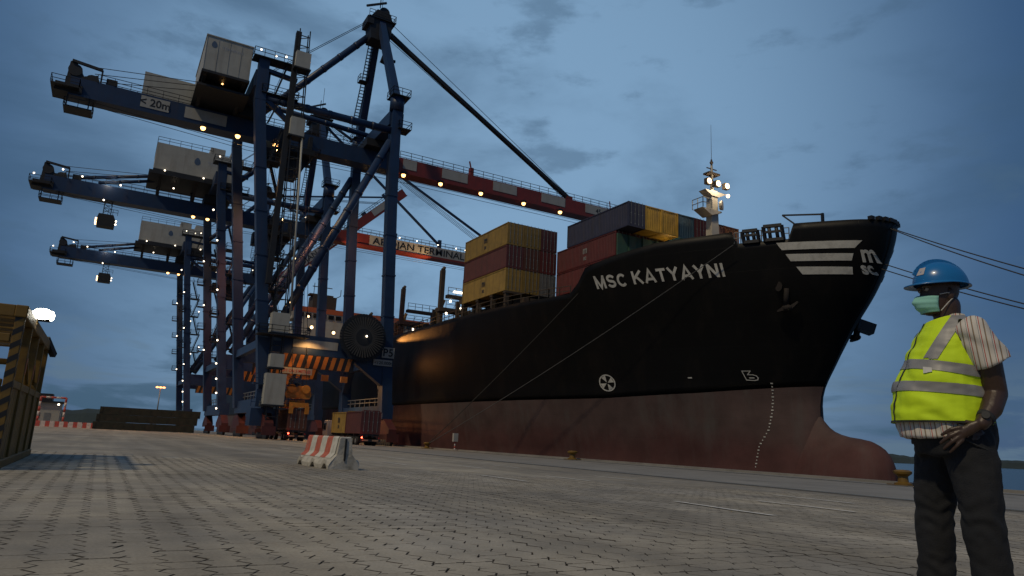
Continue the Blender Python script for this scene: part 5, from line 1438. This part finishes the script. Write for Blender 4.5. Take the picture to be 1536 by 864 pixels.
def loft(mb, rings, n=24):
    o = len(mb.v)
    for c, a, b_ in rings:
        for k in range(n):
            t = 2 * math.pi * k / n; mb.v.append(Vector(c) + Vector(a) * math.cos(t) + Vector(b_) * math.sin(t))
    for i in range(len(rings) - 1):
        for k in range(n):
            mb.f.append((o + i * n + k, o + i * n + (k + 1) % n, o + (i + 1) * n + (k + 1) % n, o + (i + 1) * n + k)); mb.sm.append(True)
    mb.f.append(tuple(o + k for k in range(n))[::-1]); mb.f.append(tuple(o + (len(rings) - 1) * n + k for k in range(n))); mb.sm += [True, True]
    return mb
def torso(mb, spec, grow=0.0):
    """spec: (z, centre x, centre y, half depth, half width)"""
    return loft(mb, [((x, y, z), F2 * (d + grow), L2 * (w + grow)) for z, x, y, d, w in spec])
def limb(mb, pts):
    """pts: (point, radius); a tapering chain with rounded joints"""
    for (p, r), (q, r2) in zip(pts[:-1], pts[1:]):
        p, q = Vector(p), Vector(q); d = (q - p).normalized(); u = Vector((0, 1, 0)) if abs(d.y) < .9 else Vector((1, 0, 0))
        a = d.cross(u).normalized(); b_ = a.cross(d)
        loft(mb, [(p.lerp(q, k / 4), a * (r + (r2 - r) * k / 4), b_ * (r + (r2 - r) * k / 4)) for k in range(5)], 16)
    for p, r in pts: mb.ball(p, r * .995, 14, 10)
    return mb
def remeshed(name, mb, voxel, it, m, parent, disp=None, cut=None):
    me = mb.mesh(name); ob = bpy.data.objects.new(name, me); COL.objects.link(ob)
    r = ob.modifiers.new('r', 'REMESH'); r.mode = 'VOXEL'; r.voxel_size = voxel; r.use_smooth_shade = True
    if it:
        s_ = ob.modifiers.new('s', 'SMOOTH'); s_.iterations = it; s_.factor = .5
    dg = bpy.context.evaluated_depsgraph_get(); dg.update()
    me2 = bpy.data.meshes.new_from_object(ob.evaluated_get(dg)); me2.name = name
    bpy.data.objects.remove(ob); bpy.data.meshes.remove(me)
    me2.materials.clear(); me2.materials.append(m)
    if cut or disp:
        bm = bmesh.new(); bm.from_mesh(me2); bm.normal_update()
        if disp:
            nv = [(v, v.co + v.normal * disp(v.co)) for v in bm.verts]
            for v, c in nv: v.co = c
        for co, no in (cut or []):
            bmesh.ops.bisect_plane(bm, geom=bm.verts[:] + bm.edges[:] + bm.faces[:], plane_co=co, plane_no=no, clear_outer=True)
        bm.to_mesh(me2); bm.free()
    me2.polygons.foreach_set('use_smooth', [True] * len(me2.polygons))
    return link(name, me2, parent)
def tape(name, src, planes, m, off=.004, keep=None):
    """a strip cut out of a garment's surface and laid just over it"""
    bm = bmesh.new(); bm.from_mesh(src.data)
    for co, no in planes: bmesh.ops.bisect_plane(bm, geom=bm.verts[:] + bm.edges[:] + bm.faces[:], plane_co=co, plane_no=no, clear_outer=True)
    if keep:
        bmesh.ops.delete(bm, geom=[f for f in bm.faces if not keep(f.calc_center_median())], context='FACES')
    bm.normal_update()
    nv = [(v, v.co + v.normal * off) for v in bm.verts]
    for v, c in nv: v.co = c
    me = bpy.data.meshes.new(name); bm.to_mesh(me); bm.free(); me.materials.append(m)
    me.polygons.foreach_set('use_smooth', [True] * len(me.polygons))
    return link(name, me, src)
# body: one continuous skin
HC = Vector((.036, -.02, 1.665)); FH, LH = Vector((-.87, -.49, 0)), Vector((.49, -.87, 0))
bd = MB()
TOR = [(.84, .045, 0, .17, .17), (.95, .03, 0, .195, .19), (1.05, .0, 0, .20, .19), (1.2, .012, 0, .18, .19), (1.35, .04, 0, .142, .18), (1.45, .055, 0, .100, .120), (1.51, .055, 0, .070, .085)]
torso(bd, TOR)
limb(bd, [((.055, 0, 1.46), .072), ((.06, -.01, 1.53), .068), ((.065, -.015, 1.60), .068)])
hr = []
for z, f_, d, w in ((-.118, .052, .030, .030), (-.108, .045, .052, .048), (-.08, .030, .076, .060), (-.04, .014, .095, .068), (0, .004, .104, .073), (.04, -.002, .106, .077), (.08, -.006, .098, .074), (.11, -.008, .074, .058), (.128, -.008, .035, .03)):
    hr.append((HC + FH * f_ + Vector((0, 0, z)), FH * d, LH * w))
loft(bd, hr, 28)
bd.ball(HC + FH * .112 + Vector((0, 0, -.035)), .020, 10, 8, (1, 1, 1.2)); bd.ball(HC + FH * .104 + Vector((0, 0, -.01)), .013, 8, 6, (1, 1, 2.2))
for s_ in (1, -1):
    bd.ball(HC + FH * .093 + LH * .032 * s_ + Vector((0, 0, .034)), .019, 10, 8, (1.3, 1.3, .6))     # brow
    bd.ball(HC + FH * .068 + LH * .040 * s_ + Vector((0, 0, -.035)), .020, 10, 8)                    # cheek
    bd.ball(HC - FH * .012 + LH * .076 * s_ + Vector((0, 0, -.012)), .021, 10, 8, (1.0, .6, 1.6))    # ear
for s_ in (.022, -.022): pass
# near arm akimbo
SH, EL, WR = (.170, -.150, 1.43), (.250, -.105, 1.12), (.168, -.235, .962)
limb(bd, [(SH, .074), ((.222, -.135, 1.28), .070), (EL, .056), ((.220, -.165, 1.04), .052), (WR, .034)])
HO = Vector((.050, .028, -.040))                       # the hand rests on the hip
PALM = [((.112, -.268, .995), (.010, .0, .030), (0, .017, .004)), ((.085, -.277, .982), (.012, 0, .038), (0, .016, 0)), ((.045, -.283, .962), (.016, 0, .042), (0, .015, 0)), ((.012, -.285, .945), (.016, 0, .040), (0, .012, 0))]
loft(bd, [(Vector(c) + HO, Vector(a), Vector(b_)) for c, a, b_ in PALM], 16)
for (p0, p1, p2, p3, r) in (((.020, -.287, .978), (-.022, -.293, .968), (-.048, -.286, .952), (-.066, -.278, .940), .0098),
                            ((.016, -.289, .957), (-.028, -.296, .936), (-.056, -.288, .915), (-.073, -.279, .900), .0102),
                            ((.018, -.289, .936), (-.020, -.295, .909), (-.046, -.287, .886), (-.060, -.279, .872), .0098),
                            ((.026, -.287, .917), (-.002, -.292, .888), (-.022, -.285, .868), (-.034, -.278, .856), .0088)):
    limb(bd, [(Vector(p0) + HO, r * 1.12), (Vector(p1) + HO, r), (Vector(p2) + HO, r * .92), (Vector(p3) + HO, r * .78)])
limb(bd, [(Vector((.080, -.262, 1.000)) + HO, .014), (Vector((.048, -.245, 1.008)) + HO, .0125), (Vector((.016, -.230, 1.004)) + HO, .010)])
# far arm hanging
limb(bd, [((-.045, .16, 1.42), .068), ((-.05, .225, 1.17), .052), ((-.10, .22, .96), .036)])
loft(bd, [((-.105, .22, .95), (.03, 0, 0), (0, .016, 0)), ((-.115, .22, .90), (.04, 0, 0), (0, .017, 0)), ((-.12, .22, .87), (.038, 0, 0), (0, .014, 0))], 14)
for k in range(4): limb(bd, [((-.145 + k * .019, .22, .87), .010), ((-.15 + k * .019, .22, .83), .0095), ((-.145 + k * .018, .215, .795), .008)])
limb(bd, [((-.145, .21, .93), .012), ((-.16, .20, .89), .010), ((-.162, .195, .865), .009)])
# legs
RL = [((-.01, .10, .88), .12), ((-.08, .12, .50), .075), ((-.09, .13, .10), .05)]
LL = [((.10, -.085, .88), .12), ((.137, -.12, .50), .078), ((.17, -.13, .10), .05)]
limb(bd, RL); limb(bd, LL)
remeshed('body', bd, .0048, 2, M_SKIN, man)
for s_ in (1, -1):
    e = HC + FH * .094 + LH * .033 * s_ + Vector((0, 0, .020))
    ey_ = MB().ball(e, .0125, 12, 8).build('eye', mat('eye_white', (.30, .27, .24), .3), man)
    MB().ball(e + FH * .0085, .0062, 10, 6).build('iris', mat('eye_dark', (.01, .006, .004), .15), ey_)
# jeans
def folds(a, fz, fx, seed):
    def f(c):
        n_ = noise.noise(Vector((c.x * fx + seed, c.y * fx, c.z * fz))) + .5 * noise.noise(Vector((c.x * fx * 2.2, c.y * fx * 2.2 + seed, c.z * fz * 2.6)))
        return a * n_
    return f
def jean_fold(c):
    w = math.sin((c.z * 62 + 2.2 * noise.noise(Vector((c.x * 9, c.y * 9, c.z * 4))) * 3 + c.x * 14)) * max(0, 1 - abs(c.z - .50) / .16) * .0045
    w += math.sin((c.z * 75 + c.x * 20 + 4 * noise.noise(c * 7))) * max(0, 1 - abs(c.z - .17) / .16) * .006
    w += math.sin(c.z * 40 - c.x * 46 + 3 * noise.noise(c * 6)) * max(0, 1 - abs(c.z - .79) / .10) * .005
    return w + .009 * noise.noise(Vector((c.x * 10, c.y * 10, c.z * 7))) + .004 * noise.noise(c * 26)
je = MB()
torso(je, [(.80, .045, 0, .18, .19), (.88, .042, 0, .208, .205), (.95, .035, 0, .215, .205), (1.0, .03, 0, .21, .20)])
limb(je, [((-.01, .085, .86), .132), ((-.05, .11, .70), .118), ((-.08, .12, .52), .100), ((-.085, .125, .30), .093), ((-.09, .13, .07), .097)])
limb(je, [((.105, -.08, .86), .132), ((.122, -.10, .70), .119), ((.137, -.12, .52), .101), ((.155, -.125, .30), .093), ((.172, -.13, .07), .098)])
jeans = remeshed('jeans', je, .0085, 4, M_JEAN, man, jean_fold)
pk = MB()
for k in range(8):
    a, b_ = k / 8, (k + 1) / 8
    P0 = lambda s_: Vector((.045 + .15 * s_, -.215 - .02 * math.sin(s_ * 2.2) + .06 * s_ * s_, .93 - .10 * s_ ** .6))
    pk.tube(P0(a), P0(b_), .004, n=5)
pk.build('pocket_seam', M_TRIM, jeans)
for px_, py_ in ((-.12, .13), (.155, -.14)):
    sh = MB(); loft(sh, [((px_ + .06, py_ + .03, .045), Vector((.05, 0, 0)), Vector((0, .045, 0))), ((px_ + .06, py_ + .03, .10), Vector((.055, 0, 0)), Vector((0, .05, 0)))], 16)
    loft(sh, [((px_ + .11, py_ + .05, .045), Vector((0, .035, 0)), Vector((0, 0, .04))), ((px_ + .02, py_ + .01, .052), Vector((0, .05, 0)), Vector((0, 0, .05))), ((px_ - .08, py_ - .04, .042), Vector((0, .052, 0)), Vector((0, 0, .04))), ((px_ - .15, py_ - .07, .032), Vector((0, .035, 0)), Vector((0, 0, .028)))], 16)
    remeshed('boot', sh, .009, 4, mat('black_boot_leather', (.012, .011, .010), .5), man)
# shirt: trunk, short sleeves, collar, hem below the vest
st = MB()
torso(st, [(.885, .008, 0, .232, .222), (.95, .0, 0, .236, .225), (1.05, -.003, 0, .233, .225), (1.2, .012, 0, .192, .212), (1.35, .042, 0, .150, .185), (1.45, .055, 0, .118, .145), (1.505, .058, 0, .085, .105)])
st.ball(SH, .086, 16, 12)
sdir = (Vector((.245, -.130, 1.262)) - Vector(SH)).normalized(); sa = sdir.cross(Vector((0, 1, 0))).normalized(); sb_ = sa.cross(sdir)
loft(st, [(Vector(SH).lerp(Vector((.245, -.130, 1.262)), k / 4), sa * (.086 + .014 * k / 4), sb_ * (.086 + .012 * k / 4)) for k in range(5)], 22)
limb(st, [((-.045, .16, 1.42), .078), ((-.06, .20, 1.27), .076)])
shirt = remeshed('shirt', st, .0085, 3, M_SHIRT, man, lambda c: .005 * noise.noise(Vector((c.x * 16, c.y * 16, c.z * 9))) + .004 * math.sin(c.z * 55 + c.x * 30 + 3 * noise.noise(c * 8)))
cl = MB()
NC = 28
for k in range(NC + 1):
    t = .35 + (2 * math.pi - .7) * k / NC
    d = FH * math.cos(t) + LH * math.sin(t); c = Vector((.056, -.006, 1.500))
    dip = -.035 * max(0, math.cos(t)) ** 2
    cl.v += [c + d * .098 + Vector((0, 0, -.035 + dip)), c + d * .090 + Vector((0, 0, .030 + dip)) - FH * .012, c + d * .078 + Vector((0, 0, .050 + dip)) - FH * .016, c + d * .075 + Vector((0, 0, -.02 + dip))]
for k in range(NC):
    for j in range(3): cl.f.append((4 * k + j, 4 * k + 4 + j, 4 * k + 5 + j, 4 * k + 1 + j)); cl.sm.append(True)
co_ = cl.build('collar', M_SHIRT, shirt); sm_ = co_.modifiers.new('thick', 'SOLIDIFY'); sm_.thickness = .006
# vest
VS = [(.93, -.007, 0, .257, .242), (1.014, -.007, 0, .255, .242), (1.08, -.005, 0, .2495, .240), (1.142, -.002, 0, .239, .238), (1.20, .006, 0, .221, .234), (1.27, .017, 0, .199, .226), (1.366, .035, 0, .173, .212), (1.43, .050, 0, .153, .192), (1.475, .055, 0, .132, .165), (1.515, .055, 0, .105, .130), (1.54, .052, 0, .088, .10)]
AH_P, AH_N = Vector((.150, -.165, 1.385)), Vector((.64, -.68, .38)).normalized()   # armhole of the near side
vm = MB(); torso(vm, VS)
def vest_fold(c):
    return .009 * noise.noise(Vector((c.x * 8, c.y * 8, c.z * 8))) + .004 * noise.noise(Vector((c.x * 14, c.y * 14, c.z * 34))) + .0040 * math.sin(c.z * 38 + c.x * 26 + 4 * noise.noise(c * 5)) + .007 * max(0, .1 - (c.z - .95)) * 10 * noise.noise(Vector((c.x * 13, c.y * 13, 1)))
vest = remeshed('vest', vm, .0085, 2, M_VEST, man, vest_fold, cut=[(Vector((0, 0, .962)), Vector((.0, 0, -1))), (Vector((.05, 0, 1.530)), Vector((-.25, 0, 1))), (AH_P, AH_N)])
tape('armhole_binding', vest, [(AH_P - AH_N * .009, -AH_N)], M_TRIM, .003)
tl = Vector((.07, 0, 1)).normalized()
for z0, tlx in ((1.252, .15), (1.140, .08)):
    tl = Vector((tlx, 0, 1)).normalized(); c0, c1_ = Vector((0, 0, z0 - .027)), Vector((0, 0, z0 + .027))
    tape('reflective_strip', vest, [(c0, -tl), (c1_, tl)], M_TAPE)
dn = Vector((.84, 0, -.545)).normalized()
pc = Vector((.045, 0, 1.42))
for keep in ((lambda c: c.y < -.0 and c.z > 1.285 - .15 * c.x),):
    tape('reflective_strip', vest, [(pc - dn * .030, -dn), (pc + dn * .030, dn)], M_TAPE, .0045, keep)
c0, c1_ = Vector((0, 0, .962)), Vector((0, 0, .973)); tape('hem_binding', vest, [(c0, Vector((0, 0, -1))), (c1_, Vector((0, 0, 1)))], M_TRIM, .003)
tape('size_tag', vest, [(Vector((-.075, 0, 0)), Vector((-1, 0, 0))), (Vector((-.035, 0, 0)), Vector((1, 0, 0))), (Vector((0, 0, 1.222)), Vector((.15, 0, -1))), (Vector((0, 0, 1.236)), Vector((.15, 0, 1)))], mat('tag_white', (.55, .55, .53), .7), .007, lambda c: c.y < 0)
# front opening edge: dark binding on his centre line
tape('zip_binding', vest, [(Vector((.0, 0, 1.2)) + L2 * -.008, -L2), (Vector((.0, 0, 1.2)) + L2 * .008, L2)], M_TRIM, .004, lambda c: (c - Vector((.0, 0, 0))).dot(F2) > 0)
# hard hat
hm = MB(); HT = HC + Vector((0, 0, .056)) - FH * .008; tiltv = Vector((0, 0, 1)) - FH * -.06; tiltv.normalize()
NH = 40
def dome(r, zs, mbx):
    rows = []
    for j in range(11):
        ph = math.pi / 2 * j / 10
        rows.append([HT + FH * (math.cos(t) * .148 * r * math.cos(ph)) + LH * (math.sin(t) * .122 * r * math.cos(ph)) + tiltv * (math.sin(ph) * .126 * zs) for t in [2 * math.pi * k / NH for k in range(NH)]])
    o = len(mbx.v)
    for r_ in rows: mbx.v += r_
    for j in range(10):
        for k in range(NH): mbx.f.append((o + j * NH + k, o + j * NH + (k + 1) % NH, o + (j + 1) * NH + (k + 1) % NH, o + (j + 1) * NH + k)); mbx.sm.append(True)
dome(1, 1, hm)
o = len(hm.v)
for q, (ro, dz) in enumerate(((1.0, 0), (1.045, -.006), (1.045, -.012), (.98, -.006))):
    for k in range(NH):
        t = 2 * math.pi * k / NH; ext = .045 * max(0, math.cos(t)) ** 1.5 + .006 if 0 < q < 3 else 0
        hm.v.append(HT + FH * (math.cos(t) * (.148 * ro + ext)) + LH * (math.sin(t) * (.122 * ro + ext * .3)) + tiltv * (dz - (.012 * max(0, math.cos(t)) if 0 < q < 3 else 0)))
for q in range(3):
    for k in range(NH): hm.f.append((o + q * NH + k, o + q * NH + (k + 1) % NH, o + (q + 1) * NH + (k + 1) % NH, o + (q + 1) * NH + k)); hm.sm.append(True)
hat = hm.build('hard_hat', M_HELM, man)
rg = MB()
for k in range(14):
    t0, t1 = R(20 + 140 * k / 14), R(20 + 140 * (k + 1) / 14)
    rg.beam(HT + FH * (math.cos(t0) * .150) + tiltv * (math.sin(t0) * .128), HT + FH * (math.cos(t1) * .150) + tiltv * (math.sin(t1) * .128), .034, .010, up=tuple(LH))
rg.build('ridge', M_HELM, hat)
MB().add([HT + FH * (.148 * math.cos(ph) * math.cos(t) * 1.03) + LH * (.122 * math.cos(ph) * math.sin(t) * 1.03) + tiltv * (.126 * math.sin(ph) * 1.03) for ph, t in ((R(18), R(8)), (R(18), R(30)), (R(40), R(30)), (R(40), R(8)))], [(0, 1, 2, 3)]).build('badge', mat('helmet_badge', (.45, .42, .42), .4), hat)
# mask with pleats and ear loops
mk = MB(); rows = 13; colsn = 20
for j in range(rows):
    v = j / (rows - 1); z = -.016 - .098 * v
    for i in range(colsn + 1):
        t = (i / colsn - .5) * 2 * 1.18
        bulge = .018 * math.sin(math.pi * min(1, v * 1.05)) + .0035 * math.sin(v * 19) + (.022 * math.exp(-(t / .28) ** 2) * max(0, 1 - abs(v - .30) / .45))
        rd, rw = .120 + bulge + (.004 if v < .7 else -.03 * (v - .7)), .080 + bulge * .4 - .012 * v
        mk.v.append(HC + FH * (.004 + rd * math.cos(t)) + LH * (rw * math.sin(t)) + Vector((0, 0, z + .012 * abs(t) * (v - .5))))
for j in range(rows - 1):
    for i in range(colsn): q = j * (colsn + 1) + i; mk.f.append((q, q + 1, q + colsn + 2, q + colsn + 1)); mk.sm.append(True)
mko = mk.build('face_mask', M_MASK, man); md = mko.modifiers.new('thick', 'SOLIDIFY'); md.thickness = .003
for s_ in (1, -1):
    lp = MB(); e = HC - FH * .022 + LH * .082 * s_ + Vector((0, 0, -.002)); ta = 1.18 * s_
    for zt in (-.014, -.105): lp.path([HC + FH * (.004 + .112 * math.cos(ta)) + LH * (.082 * math.sin(ta)) + Vector((0, 0, zt)), HC + FH * .01 + LH * .083 * s_ + Vector((0, 0, zt * .62 + .002)), e + Vector((0, 0, zt * .3))], .0030)
    lp.build('ear_loop', M_LOOP, mko)
# watch
w = MB(); ax = (Vector(WR) - Vector((.220, -.165, 1.04))).normalized(); wc = Vector((.187, -.208, .990))
w.tube(wc - ax * .013, wc + ax * .013, .0455, .041, 20); wo = w.build('wristwatch_strap', M_TRIM, man)
MB().tube(wc + Vector((.0, -.040, .010)), wc + Vector((.0, -.054, .014)), .019, n=16).build('watch_case', M_DARK, wo)
